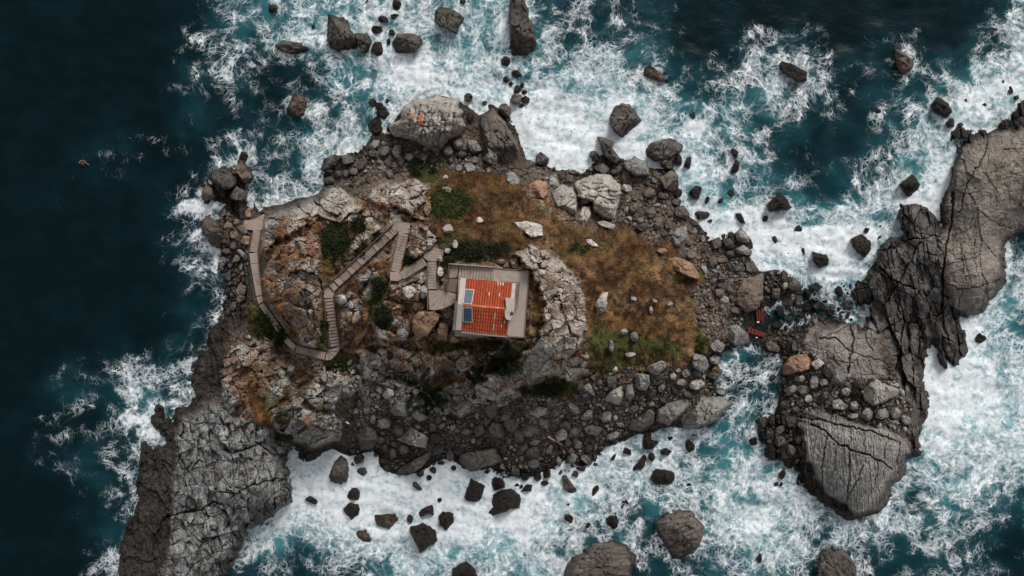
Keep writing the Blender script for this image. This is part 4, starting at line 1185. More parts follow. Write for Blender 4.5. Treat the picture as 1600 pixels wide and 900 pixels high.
def rock_shape(poly, height, seed, angular=True, grow=1.0):
    """Facetted boulder over an outline (photo px). Returns vertices (n,3) in world space and quads."""
    r = np.random.default_rng(seed)
    P = np.array(poly, np.float64); c = P.mean(0)
    area = 0.5 * abs(np.sum(P[:, 0] * np.roll(P[:, 1], -1) - np.roll(P[:, 0], -1) * P[:, 1])); Rm = math.sqrt(area / math.pi)
    N = int(np.clip(Rm * 3.2, 14, 150)); M = int(np.clip(Rm * 0.8, 5, 36))
    th = np.linspace(0, 2 * math.pi, N, endpoint=False)
    R = np.zeros(N)
    A = P - c; B = np.roll(A, -1, 0)
    for k, t in enumerate(th):
        d = np.array([math.cos(t), math.sin(t)]); best = 0
        for a, b in zip(A, B):
            e = b - a; den = d[0] * e[1] - d[1] * e[0]
            if abs(den) < 1e-9: continue
            s_ = (a[0] * e[1] - a[1] * e[0]) / den; u = (a[0] * d[1] - a[1] * d[0]) / den
            if -1e-6 <= u <= 1 + 1e-6 and s_ > best: best = s_
        R[k] = best
    R = R * grow * (1 + 0.07 * fbm(np.cos(th) * 2.2 + seed, np.sin(th) * 2.2, 3, seed % 97) + .05 * fbm(np.cos(th) * 7 + seed, np.sin(th) * 7, 2, seed % 89)) 
    tt = np.concatenate([np.linspace(0, 0.8, max(2, int(M * .62)), endpoint=False), np.linspace(0.8, 1.0, max(3, M - int(M * .62)))]); tt[0] = 0.02
    T, TH = np.meshgrid(tt, th, indexing='ij')
    X = c[0] + T * R[None] * np.cos(TH); Y = c[1] + T * R[None] * np.sin(TH)
    dx, dy = (X - c[0]) / Rm, (Y - c[1]) / Rm
    z = np.full(X.shape, 1.0) + 0.10 * (r.normal() * dx + r.normal() * dy)
    for k in range(7 if Rm > 8 else 5):
        a = r.uniform(0, 2 * math.pi); o = r.uniform(0.12, 0.8); s_ = r.uniform(0.3, 1.5)
        z = np.minimum(z, 1.0 + r.uniform(-.1, .12) - s_ * (dx * math.cos(a) + dy * math.sin(a) - o))
    z = np.clip(z, 0.12, 1.3)
    rim = np.clip((1 - T) / r.uniform(.12, .22), 0, 1) ** 0.55
    z = z * rim * height
    sc = 1.0
    dn = 0.05 * height * fbm(X / 9 + seed, Y / 9, 4, 301) * rim + (0.10 * fbm(X / 4.0, Y / 4.0 + seed, 3, 303)) * rim
    if Rm > 7:
        ang = r.uniform(0, math.pi); u = (X * math.cos(ang) + Y * math.sin(ang)); v = (-X * math.sin(ang) + Y * math.cos(ang))
        f1, f2, idr, _, _ = voronoi(u / 22 + .3 * fbm(X / 12, Y / 12, 2, 5), v / 9, seed % 1000, .9)
        dn += (0.12 * height * (idr - .5) - 0.11 * height * (1 - sstep(0, .11, f2 - f1))) * rim
    z = z + dn
    bz = np.maximum(hs_at(X, Y), -0.45)
    hc = max(float(hs_at(c[0], c[1])), -.3)
    bz = 0.5 * bz + 0.5 * hc; bz[-1] = np.minimum(bz[-1], hc) - .25
    Z = bz + z
    X = np.vstack([X, c[0] + (X[-1:] - c[0]) * 1.02]); Y = np.vstack([Y, c[1] + (Y[-1:] - c[1]) * 1.02]); Z = np.vstack([Z, bz[-1:] - 0.9])
    wx_, wy_, wz_ = world_at(X, Y, Z)
    m = X.shape[0]
    V = np.stack([wx_, wy_, wz_], -1).reshape(-1, 3)
    ii = np.arange(m * N).reshape(m, N)
    q = np.stack([ii[:-1], np.roll(ii, -1, 1)[:-1], np.roll(ii, -1, 1)[1:], ii[1:]], -1).reshape(-1, 4)
    # close the top with a small fan and the bottom too
    top = V[:N].mean(0); top[2] += .01
    bot = V[-N:].mean(0)
    V = np.vstack([V, top, bot]); k = len(V)
    t3 = [(k - 2, (i + 1) % N, i) for i in range(N)] + [(k - 1, (m - 1) * N + i, (m - 1) * N + (i + 1) % N) for i in range(N)]
    # photo y runs down, so flip the winding
    return V, q[:, ::-1], np.array(t3)[:, ::-1], (c, Rm, X.ravel(), Y.ravel())

occupied = np.zeros((1020, 1720), bool)            # photo px + 60
def occupy(poly):
    xs = [p[0] for p in poly]; ys = [p[1] for p in poly]
    x0, x1, y0, y1 = int(max(-60, min(xs))), int(min(1659, max(xs))), int(max(-60, min(ys))), int(min(959, max(ys)))
    yy, xx = np.mgrid[y0:y1 + 1, x0:x1 + 1]
    occupied[y0 + 60:y1 + 61, x0 + 60:x1 + 61] |= sdf_poly(xx.astype(np.float32), yy.astype(np.float32), poly) > -1

n_rock = 0
SEA_ROCKS = []
for line in ROCKS.strip().split('\n'):
    kind, shp, hgt, tn, lab = line.split('|')
    n_rock += 1; rr = np.random.default_rng(1000 + n_rock)
    angular = not shp.startswith('e')
    if angular: poly = P2(shp)
    else:
        ex, ey, ea, eb, eg = [float(t) for t in shp[2:].split()]
        k = 9; eg = math.radians(eg); aa = np.sort(np.linspace(0, 6.283, k, endpoint=False) + rr.uniform(-.25, .25, k)); ra = rr.uniform(.86, 1.1, k)
        poly = [(ex + math.cos(eg) * ea * f * math.cos(t) - math.sin(eg) * eb * f * math.sin(t), ey + math.sin(eg) * ea * f * math.cos(t) + math.cos(eg) * eb * f * math.sin(t)) for t, f in zip(aa, ra)]
    occupy(poly)
    V, q, t3, (c, Rm, X, Y) = rock_shape(poly, float(hgt), 1000 + n_rock, angular)
    base_c, tw = TONES[tn]
    cc = np.tile(base_c * rr.uniform(.9, 1.1), (len(V), 1)).astype(np.float32)
    nv = np.concatenate([fbm(X / 11, Y / 11, 4, 311), [0, 0]])
    cc = cc * (1 + .22 * nv[:, None])
    if "orange stains" in lab:
        XX, YY = np.append(X, [0, 0]), np.append(Y, [0, 0])
        for ox, oy, rx, ry in ((642, 183, 6, 8), (658, 187, 5.5, 10)):
            w_ = np.exp(-((XX - ox) / rx) ** 4 - ((YY - oy) / ry) ** 4) * np.clip(.65 + nv, 0, 1)
            cc = colmix(cc, w_.astype(np.float32) * .9, lin(176, 104, 52))
        w_ = np.exp(-((XX - 705) / 16) ** 2 - ((YY - 200) / 12) ** 2); cc = colmix(cc, w_.astype(np.float32) * .4, lin(140, 104, 92))
    if "rusty pink" in lab:
        XX, YY = np.append(X, [0, 0]), np.append(Y, [0, 0])
        cc = colmix(cc, np.exp(-((XX - 362) / 10) ** 2 - ((YY - 258) / 8) ** 2).astype(np.float32) * .9, lin(122, 64, 46)); cc = colmix(cc, np.exp(-((XX - 370) / 5) ** 4 - ((YY - 260) / 4) ** 4).astype(np.float32), lin(198, 170, 160))
    wetv = np.full(len(V), (.55 if tn == 'k' else .1 if kind == 's' else 0.0), np.float32)
    if kind == 's': wetv = np.maximum(wetv, (1 - sstep(.1, .55, V[:, 2] / max(.6, float(hgt) * .9))).astype(np.float32) * .9)
    if kind == 's': SEA_ROCKS.append((c[0], c[1], Rm))
    o = np.array(world_at(c[0], c[1], max(float(hs_at(c[0], c[1])), 0.0)))
    name = "sea_rock" if kind == 's' else "flat_boulder" if "slab" in lab else "boulder"
    ob = link(name, mesh_np(name, V - o, q, t3, [M_ROCK], cc, Rm > 16, {"wet": wetv}), None, tuple(o))
    asp = np.ptp(np.array(poly), axis=0); asp = max(asp) / max(1, min(asp))
    if not lab: lab = auto_label(c[0], c[1], Rm, asp, tw, kind == 's', angular)
    tag(ob, lab, "rock" if kind == 's' else "boulder", "rocks standing in the surf" if kind == 's' else "boulders on the islet")

occupy(P2("1172,478 1200,478 1206,500 1206,530 1190,534 1162,524 1158,506 1172,500"))
# ------------------------------------------------------------------ rubble: packed stones, the largest one by one, the rest as one mass
SCREE = [  # outline, smallest and largest radius px, tone mix, share
 ("500,262 560,238 600,218 620,225 680,240 690,262 660,270 640,262 600,275 560,285 520,292 506,290", 2.0, 8.0, "ddog"),
 ("690,240 735,225 760,262 800,262 850,262 905,272 935,262 1000,270 1060,270 1062,320 1095,352 1110,378 1140,368 1176,392 1178,420 1150,430 1120,440 1100,440 1085,410 1060,388 1040,372 1000,360 985,345 960,345 900,290 850,285 815,285 775,270 720,262", 2.0, 8.5, "ddgob"),
 ("1095,440 1150,425 1180,425 1200,424 1240,430 1252,445 1215,470 1200,482 1166,528 1150,540 1125,548 1110,560 1108,530 1088,500 1084,465", 1.8, 6.5, "dobg"),
 ("1088,470 1120,455 1145,480 1150,505 1120,530 1100,530", 1.4, 3.2, "pgtg"),
 ("560,660 600,640 660,655 720,660 760,640 830,622 900,618 960,580 1010,570 1080,575 1130,580 1130,620 1060,630 1020,655 980,680 940,700 930,725 900,732 850,738 800,746 770,738 690,712 676,722 650,735 612,735 590,714 565,710 545,700 552,680", 1.9, 8.0, "ddogd"),
 ("770,640 830,625 900,625 905,650 860,662 790,662", 1.5, 3.6, "ptgg"),
 ("1225,560 1265,550 1300,585 1350,592 1400,600 1425,640 1418,680 1350,652 1300,640 1255,645 1220,640 1218,610", 1.9, 8.0, "gdog"),
 ("1195,650 1245,650 1255,680 1240,725 1205,712 1190,680", 2.5, 7.5, "dkd"),
 ("348,330 395,362 388,400 380,440 372,480 350,500 352,440 345,395 348,375", 2.2, 7.0, "dobd"),
 ("480,560 540,560 640,590 700,640 690,660 640,650 560,650 545,612 520,600", 1.8, 5.0, "gpgd"),
 ("690,232 735,228 752,262 720,270 690,262", 1.6, 6.0, "gdg"),
 ("1155,480 1200,484 1216,512 1240,516 1262,506 1262,540 1225,560 1200,550 1168,530", 1.8, 6.0, "dkdo"),
 ("1205,470 1250,446 1300,440 1330,450 1330,500 1270,505 1216,510", 2.0, 7.0, "kkdd"),
]
stones = []
for txt, r0, r1, mixt in SCREE:
    poly = P2(txt); xs = [p[0] for p in poly]; ys = [p[1] for p in poly]
    areaz = (max(xs) - min(xs)) * (max(ys) - min(ys))
    n = int(areaz / 5)
    rad = np.minimum(r0 * .85 * (1 - rng.random(n)) ** (-1 / 2.7), r1 * 1.5); rad = -np.sort(-rad)
    px = rng.uniform(min(xs), max(xs), n).astype(np.float32); py = rng.uniform(min(ys), max(ys), n).astype(np.float32)
    ok = sdf_poly(px, py, poly) > -3
    ok &= sample(np.where(LAND, 0, 1).astype(np.float32), -60, -60, GSTEP, px, py) < .5
    for x, y, r, k in zip(px[ok], py[ok], rad[ok], rng.random(int(ok.sum()))):
        ix, iy = int(x) + 60, int(y) + 60; q = max(1, int(r * .80))
        win = occupied[iy - q:iy + q + 1, ix - q:ix + q + 1]
        if win.mean() > .10: continue
        q = max(1, int(r * .72)); yy, xx = np.ogrid[-q:q + 1, -q:q + 1]
        occupied[iy - q:iy + q + 1, ix - q:ix + q + 1] |= (xx * xx + yy * yy <= r * r * .6)
        stones.append((float(x), float(y), float(r), mixt[int(k * len(mixt))]))
pathm = np.zeros(GX.shape, np.float32); pathm[LAND] = path_w
stones = [s_ for s_ in stones if float(sample(pathm, -60, -60, GSTEP, s_[0], s_[1])) < .4]
stones.sort(key=lambda s_: -s_[2])
N_SINGLE = 300 - sum(1 for l in ROCKS.strip().split('\n') if l[0] == 'r' and 'slab' not in l)
N_SINGLE = min(N_SINGLE, 180)
for i, (x, y, r, tn) in enumerate(stones[:N_SINGLE]):
    rr = np.random.default_rng(5000 + i); k = int(rr.integers(4, 8)); el = rr.uniform(.45, .95); eg = rr.uniform(0, 3.14)
    aa = np.sort(np.linspace(0, 6.283, k, endpoint=False) + rr.uniform(-.35, .35, k))
    poly = [(x + r * (math.cos(eg) * math.cos(t) - el * math.sin(eg) * math.sin(t)) * 1.1, y + r * (math.sin(eg) * math.cos(t) + el * math.cos(eg) * math.sin(t)) * 1.1) for t in aa]
    V, q, t3, (c, Rm, X, Y) = rock_shape(poly, r * .075 * rr.uniform(.8, 1.25), 5000 + i)
    bc, tw = TONES[tn]
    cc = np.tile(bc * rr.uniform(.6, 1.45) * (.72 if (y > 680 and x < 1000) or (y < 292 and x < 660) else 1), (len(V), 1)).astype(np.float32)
    o = np.array(world_at(c[0], c[1], max(float(hs_at(c[0], c[1])), 0.0)))
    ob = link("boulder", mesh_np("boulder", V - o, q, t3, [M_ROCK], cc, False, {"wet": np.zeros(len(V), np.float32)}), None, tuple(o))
    tag(ob, auto_label(c[0], c[1], Rm, 1 / el, tw, False, True, "stone"), "boulder", "boulders on the islet")
# templates for the small stones
def stone_template(seed):
    r = np.random.default_rng(seed); N = 8
    th = np.linspace(0, 2 * math.pi, N, endpoint=False) + r.uniform(-.22, .22, N); R = r.uniform(.58, 1.2, N)
    rows = [(0.45, r.uniform(.75, 1.0, N)), (0.86, r.uniform(.4, .75, N)), (1.0, r.uniform(-.25, .05, N))]
    v = np.concatenate([np.stack([t * R * np.cos(th), t * R * np.sin(th), z], 1) for t, z in rows] + [np.array([[0, 0, r.uniform(.85, 1.0)]])])
    t3 = []
    for j in range(2):
        for i in range(N):
            a, b = j * N + i, j * N + (i + 1) % N; c_, d = a + N, b + N
            t3 += [(a, c_, b), (b, c_, d)]
    t3 += [(3 * N, i, (i + 1) % N) for i in range(N)]
    return v, np.array(t3)
TPL = [stone_template(900 + k) for k in range(16)]
small = stones[N_SINGLE:]
VV, TT, CC, off = [], [], [], 0
sa = np.array([(s_[0], s_[1], s_[2]) for s_ in small]); sh = np.maximum(hs_at(sa[:, 0], sa[:, 1]), -.25)
for (x, y, r, tn), hz in zip(small, sh):
    v, t = TPL[rng.integers(0, 16)]
    a = rng.uniform(0, 6.283); ex = rng.uniform(.5, 1.0); s_ = r * .075 * .88 * 1.12
    vx_ = v[:, 0] * s_; vy_ = v[:, 1] * s_ * ex
    X0, Y0, _ = world_at(x, y, hz)
    VV.append(np.stack([X0 + vx_ * math.cos(a) - vy_ * math.sin(a), Y0 + vx_ * math.sin(a) + vy_ * math.cos(a), hz + v[:, 2] * s_ * rng.uniform(.6, 1.1)], 1))
    TT.append(t + off); off += len(v)
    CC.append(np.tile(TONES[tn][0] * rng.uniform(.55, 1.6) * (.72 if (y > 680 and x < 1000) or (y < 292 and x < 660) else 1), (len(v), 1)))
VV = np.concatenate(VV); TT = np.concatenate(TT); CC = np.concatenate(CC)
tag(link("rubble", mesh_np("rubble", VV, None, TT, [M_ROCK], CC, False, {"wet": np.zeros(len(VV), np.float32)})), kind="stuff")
print("rocks", n_rock, "single stones", N_SINGLE, "small stones", len(small), "tris", len(TT))

# foam washes round the sea rocks
wv, wq, foam, aer, shal = sea_extra
ring = np.zeros_like(foam)
for x, y, r in SEA_ROCKS:
    dd = np.hypot(SX - x + 6 * fbm(SX / 14, SY / 14, 2, 501), SY - y); ring = np.maximum(ring, np.exp(-np.clip(dd - r, 0, 60) / (4 + .35 * r)) * min(1, r / 7))
foam = np.clip(foam + .34 * ring * np.clip(foam * 5, .25, 1) * (.5 + .8 * np.clip(fbm(SX / 20, SY / 20, 2, 503), -.4, .6)), 0, 1)
tag(link("sea", mesh_np("sea", wv, wq, None, [M_SEA], None, True, {"foam": foam.ravel(), "aer": aer.ravel(), "shal": shal.ravel()})), kind="structure")
# ------------------------------------------------------------------ stairway
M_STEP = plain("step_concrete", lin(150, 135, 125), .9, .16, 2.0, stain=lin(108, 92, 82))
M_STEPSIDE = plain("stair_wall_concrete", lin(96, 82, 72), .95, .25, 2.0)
M_LAND = plain("landing_concrete", lin(152, 137, 126), .9, .14, 1.2, stain=lin(118, 100, 88))
stair_o = np.array(world_at(560, 450, 9.0))
stair = thing("stairway", "narrow concrete stairway zigzagging up the rock from the landing to the chapel", "stairway", tuple(stair_o))
def wxy(px, py, z): a = world_at(px, py, z); return (float(a[0]), float(a[1]))
def slab(name, pts, z, t, mat, parent, origin, zs=None):
    """Flat block over photo-pixel corners with its top at z."""
    b = Build(); q = [wxy(x, y, zz) for (x, y), zz in zip(pts, zs or [z] * len(pts))]
    b.prism(q, z - t, zs or z)
    return b.make(name, mat, parent, None, origin)
def flight(a, b, w0, w1, n, z0, z1):
    w0, w1 = w0 * .93, w1 * .93
    ax, ay = a; bx, by = b; L = math.hypot(bx - ax, by - ay); dx, dy = (bx - ax) / L, (by - ay) / L; nx_, ny_ = -dy, dx
    for i in range(n):
        t0, t1 = (i + .03) / n, (i + .90) / n
        z = z0 + (z1 - z0) * (i + 1) / n
        c0, c1 = (ax + dx * L * t0, ay + dy * L * t0), (ax + dx * L * t1, ay + dy * L * t1)
        h0 = (w0 + (w1 - w0) * t0) / 2 + random.uniform(-.35, .35); h1 = (w0 + (w1 - w0) * t1) / 2 + random.uniform(-.35, .35)
        sk = random.uniform(-.3, .3)
        slab("step", [(c0[0] + nx_ * h0, c0[1] + ny_ * h0), (c1[0] + nx_ * h1 + dx * sk, c1[1] + ny_ * h1 + dy * sk), (c1[0] - nx_ * h1 - dx * sk, c1[1] - ny_ * h1 - dy * sk), (c0[0] - nx_ * h0, c0[1] - ny_ * h0)], z, .42, M_STEP, stair, stair_o)
    # sloping base the steps sit on
    hw = max(w0, w1) / 2 + .7
    q = [(ax + nx_ * hw, ay + ny_ * hw, z0), (bx + nx_ * hw, by + ny_ * hw, z1), (bx - nx_ * hw, by - ny_ * hw, z1), (ax - nx_ * hw, ay - ny_ * hw, z0)]
    lo = [(*wxy(x, y, z), z - 1.3) for x, y, z in q]; hi = [(*wxy(x, y, z), z - .05) for x, y, z in q]
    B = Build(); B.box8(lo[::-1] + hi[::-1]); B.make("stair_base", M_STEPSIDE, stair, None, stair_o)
def fan(cx, cy, pts, z0, z1, thick=.45):
    """Winders: wedge steps round a pivot, one per pair of outer points."""
    n = len(pts) - 1
    for i in range(n):
        (x0, y0), (x1, y1) = pts[i], pts[i + 1]
        mx, my = (x0 + x1 + cx) / 3, (y0 + y1 + cy) / 3; s_ = .955
        tri = [(mx + (x - mx) * s_, my + (y - my) * s_) for x, y in ((cx, cy), (x0, y0), (x1, y1))]
        slab("step", tri, z0 + (z1 - z0) * (i + 1) / n, thick, M_STEP, stair, stair_o)
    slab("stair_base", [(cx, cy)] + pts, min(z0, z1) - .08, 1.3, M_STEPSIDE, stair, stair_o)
slab("landing", [(381, 345), (397, 342.5), (413, 334), (409, 360), (396, 360), (381, 357.5)], 2.45, 1.4, M_LAND, stair, stair_o)
flight((401.8, 360.5), (396, 394), 12.5, 11.5, 10, 2.5, 4.3)
for i in range(4):
    t0, t1 = i / 4 + .004, (i + 1) / 4 - .004
    f = lambda t: (395.5 + 9.3 * t ** 1.2, 395.5 + 67 * t, 6 - 1.4 * t)
    a, b = f(t0), f(t1)
    slab("walkway_panel", [(a[0] - a[2], a[1]), (b[0] - b[2], b[1]), (b[0] + b[2], b[1] - 1), (a[0] + a[2], a[1] - 1)], 4.4 + .6 * t1, .7, M_LAND, stair, stair_o)
slab("landing", [(400.5, 464), (409, 462.5), (411, 471), (404, 475)], 5.1, .8, M_LAND, stair, stair_o)
flight((408, 475.5), (448, 532), 7.5, 8.5, 20, 5.1, 6.3)
slab("landing", [(444, 534), (451, 529.5), (463, 541), (459, 549)], 6.45, .8, M_LAND, stair, stair_o)
flight((462.5, 545.5), (508, 556.5), 10, 13, 13, 6.5, 7.4)
fan(511, 548, [(508, 563), (516, 563), (523, 557), (529, 549), (531, 541)], 7.4, 7.9)
flight((523.5, 541), (513.2, 466), 15.5, 13.5, 15, 7.9, 9.6)
slab("landing", [(506, 466), (506, 452), (512, 446.5), (523, 455), (519.5, 465.5)], 9.72, 1.0, M_LAND, stair, stair_o)
# the diagonal flight: groups of treads between short level pieces
def mixed(a, b, w, pieces, z0, z1):
    L = sum(abs(p) for p in pieces); acc = 0
    for p in pieces:
        t0, t1 = acc / L, (acc + abs(p)) / L; acc += abs(p)
        f = lambda t: (a[0] + (b[0] - a[0]) * t, a[1] + (b[1] - a[1]) * t)
        flight(f(t0), f(t1), w, w, max(1, int(round(abs(p) / 2.1))) if p > 0 else 1, z0 + (z1 - z0) * t0, z0 + (z1 - z0) * t1)
mixed((517.5, 450.5), (617.5, 358.5), 13, [-6, -6, 4.2, 4.2, -5, 6.3, -5, 4.2, 8.4, -4, 6.3, 4.2, -5, 4.2], 9.75, 12.55)
fan(622, 364, [(612, 355.5), (616, 349.5), (622, 347.5), (629, 347), (636, 347.5), (641, 349), (640.5, 357), (639, 365)], 12.55, 13.0)
flight((630.5, 365), (617.5, 424), 16.5, 14, 13, 13.0, 13.55)
slab("landing", [(609.5, 424.5), (624, 424), (630, 434), (622, 439), (609.5, 438)], 13.65, 1.0, M_LAND, stair, stair_o)
flight((627.5, 431), (664, 408), 13.5, 14.5, 10, 13.7, 14.2)
fan(669, 408.5, [(661, 401.5), (664.5, 396), (669, 392.8), (675, 391.2), (683, 391), (694, 391.5), (692.5, 400), (686, 404), (682, 408.5)], 14.2, 14.4)
flight((675.5, 409.5), (675, 452), 13.5, 13.5, 10, 14.4, 14.9)
fan(697, 455, [(669, 453.5), (669.2, 459), (669.5, 469), (670.3, 484), (680, 485), (694, 482), (706, 476), (713, 472), (713.5, 459)], 14.9, 15.15)
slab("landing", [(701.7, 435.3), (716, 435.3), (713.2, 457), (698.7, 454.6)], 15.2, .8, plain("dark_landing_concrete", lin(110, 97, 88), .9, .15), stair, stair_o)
fan(714.5, 433.5, [(702, 434.3), (702.3, 423), (703.4, 413.5), (711, 413.5), (716.3, 414.2)], 15.25, 15.4)
flight((716.8, 425), (772, 429.3), 23, 22, 12, 15.4, 15.95)
def curb_line(pts, w, h, name="side_wall", mat=None):
    for (ax, ay, az), (bx, by, bz) in zip(pts[:-1], pts[1:]):
        L = math.hypot(bx - ax, by - ay); nx_, ny_ = -(by - ay) / L * w / 2, (bx - ax) / L * w / 2
        q = [(ax + nx_, ay + ny_, az), (bx + nx_, by + ny_, bz), (bx - nx_, by - ny_, bz), (ax - nx_, ay - ny_, az)]
        lo = [(*wxy(x, y, z), z - 1.0) for x, y, z in q]; hi = [(*wxy(x, y, z), z + h) for x, y, z in q]
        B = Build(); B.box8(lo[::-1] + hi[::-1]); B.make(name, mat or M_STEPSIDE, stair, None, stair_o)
M_CURB = plain("pale_curb", lin(150, 140, 128), .9, .2)
curb_line([(702.2, 412.2, 15.4), (773, 417.4, 15.95)], 1.6, .42, mat=M_CURB)
curb_line([(702.2, 411.4, 15.4), (698.5, 455, 15.2)], 1.2, .35)
curb_line([(668, 410, 14.5), (668.3, 484, 15.0)], 1.4, .25)
curb_line([(609, 424, 13.6), (622, 366, 13.1)], 1.2, .2)
curb_line([(511, 447, 9.7), (614, 351, 12.6)], 1.6, .3)
curb_line([(505.5, 466, 9.6), (514.8, 541, 7.9)], 1.2, .25)

# ------------------------------------------------------------------ terrace
M_TERR = plain("terrace_concrete", lin(158, 146, 136), .9, .13, .8, stain=lin(134, 116, 104))
M_TEDGE = plain("terrace_edge_concrete", lin(112, 92, 80), .95, .3, 2.0)
to = np.array(world_at(775, 470, 15.9))
terrace = thing("terrace", "pale concrete terrace under and right of the chapel, with a stained rim", "terrace", tuple(to))
slab("terrace_floor", [(772.5, 419.5), (826, 423.5), (818.3, 526.5), (711, 525), (716.5, 436.5), (771, 440)], 15.95, 2.2, M_TERR, terrace, to)
for a, b in (((773, 419.5), (826.6, 423.2)), ((826.9, 423), (819.2, 526.8)), ((818.6, 527.2), (798, 526.2))):
    L = math.hypot(b[0] - a[0], b[1] - a[1]); nx_, ny_ = -(b[1] - a[1]) / L * .9, (b[0] - a[0]) / L * .9
    slab("terrace_rim", [(a[0] + nx_, a[1] + ny_), (b[0] + nx_, b[1] + ny_), (b[0] - nx_, b[1] - ny_), (a[0] - nx_, a[1] - ny_)], 16.03, 2.35, M_TEDGE, terrace, to)

# ------------------------------------------------------------------ chapel
M_WHITE = plain("white_plaster", lin(176, 166, 156), .85, .10, 1.5, stain=lin(158, 144, 132))
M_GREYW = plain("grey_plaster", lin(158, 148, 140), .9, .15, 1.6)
M_TILES = [plain("roof_tile_a", lin(162, 70, 43), .85, .2, 3.0, stain=lin(132, 64, 44)), plain("roof_tile_b", lin(168, 78, 47), .8, .2, 3.0), plain("roof_tile_c", lin(150, 64, 41), .8, .22, 3.0, stain=lin(176, 112, 84))]
M_UNDER = plain("roof_underlay", lin(120, 58, 40), .9, .2)
M_MORT = plain("mortar", lin(196, 162, 138), .9, .15, 4.0)
M_WOOD = plain("door_wood", lin(70, 92, 110), .7, .2); M_GLASSD = plain("window_glass", lin(40, 48, 54), .15, .1, spec=.5)
ZE = 18.15                                                    # eaves height
ho = np.array(world_at(760, 479.5, 15.95))
cx0, cy0 = wxy(759.9, 479.5, 18.6); kx = S * (1 - 18.6 / CAM_H)
chapel = thing("chapel", "small white chapel with an orange tiled gable roof, white gable strips and two solar panels", "chapel", (cx0, cy0, 15.95))
chapel.rotation_euler = (0, 0, -math.radians(5.6))            # local x along the ridge, local y up the photo
UW, UE, VN, VS = -44.0 * kx, 42.0 * kx, 40.5 * kx, -40.5 * kx
tile_w, tile_e = -35.5 * kx, 36.5 * kx
EZ, RZ = ZE - 15.95, ZE - 15.95 + .95                          # local eaves and ridge
def ploc(px, py, z=18.6):
    x, y = wxy(px, py, z); x -= cx0; y -= cy0; a = math.radians(5.6)
    return x * math.cos(a) - y * math.sin(a), x * math.sin(a) + y * math.cos(a)
def rz(y): return RZ - (RZ - EZ) * min(1, abs(y) / abs(VN))
def boxm(name, x0, x1, y0, y1, z0, z1, mat, parent=None):
    B = Build(); B.prism([(x0, y0), (x1, y0), (x1, y1), (x0, y1)], z0, z1); return B.make(name, mat, parent or chapel)
wt = .3
boxm("wall", UW + .12, UE - .12, VN - wt - .1, VN - .1, 0, EZ - .06, M_WHITE)
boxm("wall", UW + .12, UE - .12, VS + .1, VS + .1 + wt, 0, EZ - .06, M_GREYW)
def gable(x0, x1, mat, name, drop=0.0):
    B = Build(); v = [(VS + .1 + wt + .005, 0), (VN - .1 - wt - .005, 0), (VN - .1 - wt - .005, EZ - .06), (0, RZ - .12), (VS + .1 + wt + .005, EZ - .06)]
    n = len(v); B.v += [(x0, y, z) for y, z in v] + [(x1, y, z) for y, z in v]
    for i in range(n): B.q.append((i, (i + 1) % n, n + (i + 1) % n, n + i))
    for i in range(1, n - 1): B.t.append((0, i + 1, i)); B.t.append((n, n + i, n + i + 1))
    return B.make(name, mat, chapel)
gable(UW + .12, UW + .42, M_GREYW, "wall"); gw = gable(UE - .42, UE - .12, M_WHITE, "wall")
d_ = boxm("door", UE - .115, UE - .06, -.5, .5, .02, 1.95, M_WOOD); hd = Build(); hd.tube((UE - .06, .35, 1.0), (UE + .02, .35, 1.0), .03); hd.make("handle", M_GLASSD, d_)
w_ = boxm("window", -.5, .3, VS + .04, VS + .095, .9, 1.6, M_GLASSD); boxm("window_frame", -.56, .36, VS + .06, VS + .085, .84, .9, M_WHITE, w_)
# roof base, one plane a side
for sgn in (1, -1):
    B = Build(); ye = (VN if sgn > 0 else VS); t = .12
    lo = [(UW, 0.0, RZ - t), (UE, 0.0, RZ - t), (UE, ye, EZ - t), (UW, ye, EZ - t)]; hi = [(x, y, z + t) for x, y, z in lo]
    if sgn > 0: B.box8(lo + hi)
    else: B.box8(lo[::-1] + hi[::-1])
    B.make("roof_deck", M_UNDER, chapel)
def strip_on_roof(name, x0, x1, y0, y1, up, thick, mat, parent=None):
    """A flat piece lying on one slope (y0..y1 on one side of the ridge)."""
    B = Build(); c = [(x0, y0), (x1, y0), (x1, y1), (x0, y1)]
    if (x1 - x0) * (y1 - y0) < 0: c = c[::-1]
    lo = [(x, y, rz(y) + up) for x, y in c]; hi = [(x, y, z + thick) for x, y, z in lo]
    B.box8(lo + hi); return B.make(name, mat, parent or chapel)
for y0, y1 in ((.004, VN), (VS, -.004)):
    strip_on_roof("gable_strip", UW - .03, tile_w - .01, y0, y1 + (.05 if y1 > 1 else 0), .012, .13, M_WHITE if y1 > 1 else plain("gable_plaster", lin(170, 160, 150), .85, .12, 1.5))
    strip_on_roof("gable_strip", tile_e + .01, UE + .02, y0, y1, .012, .13, M_WHITE)
# the lower-left corner wall and the strip along the lower eaves
strip_on_roof("eaves_gutter", tile_w, tile_e, VS - .26, VS - .01, -.10, .08, M_GREYW)
boxm("buttress", UW - .36, UW - .04, VS - .1, .2, 0, EZ - .55, M_GREYW)
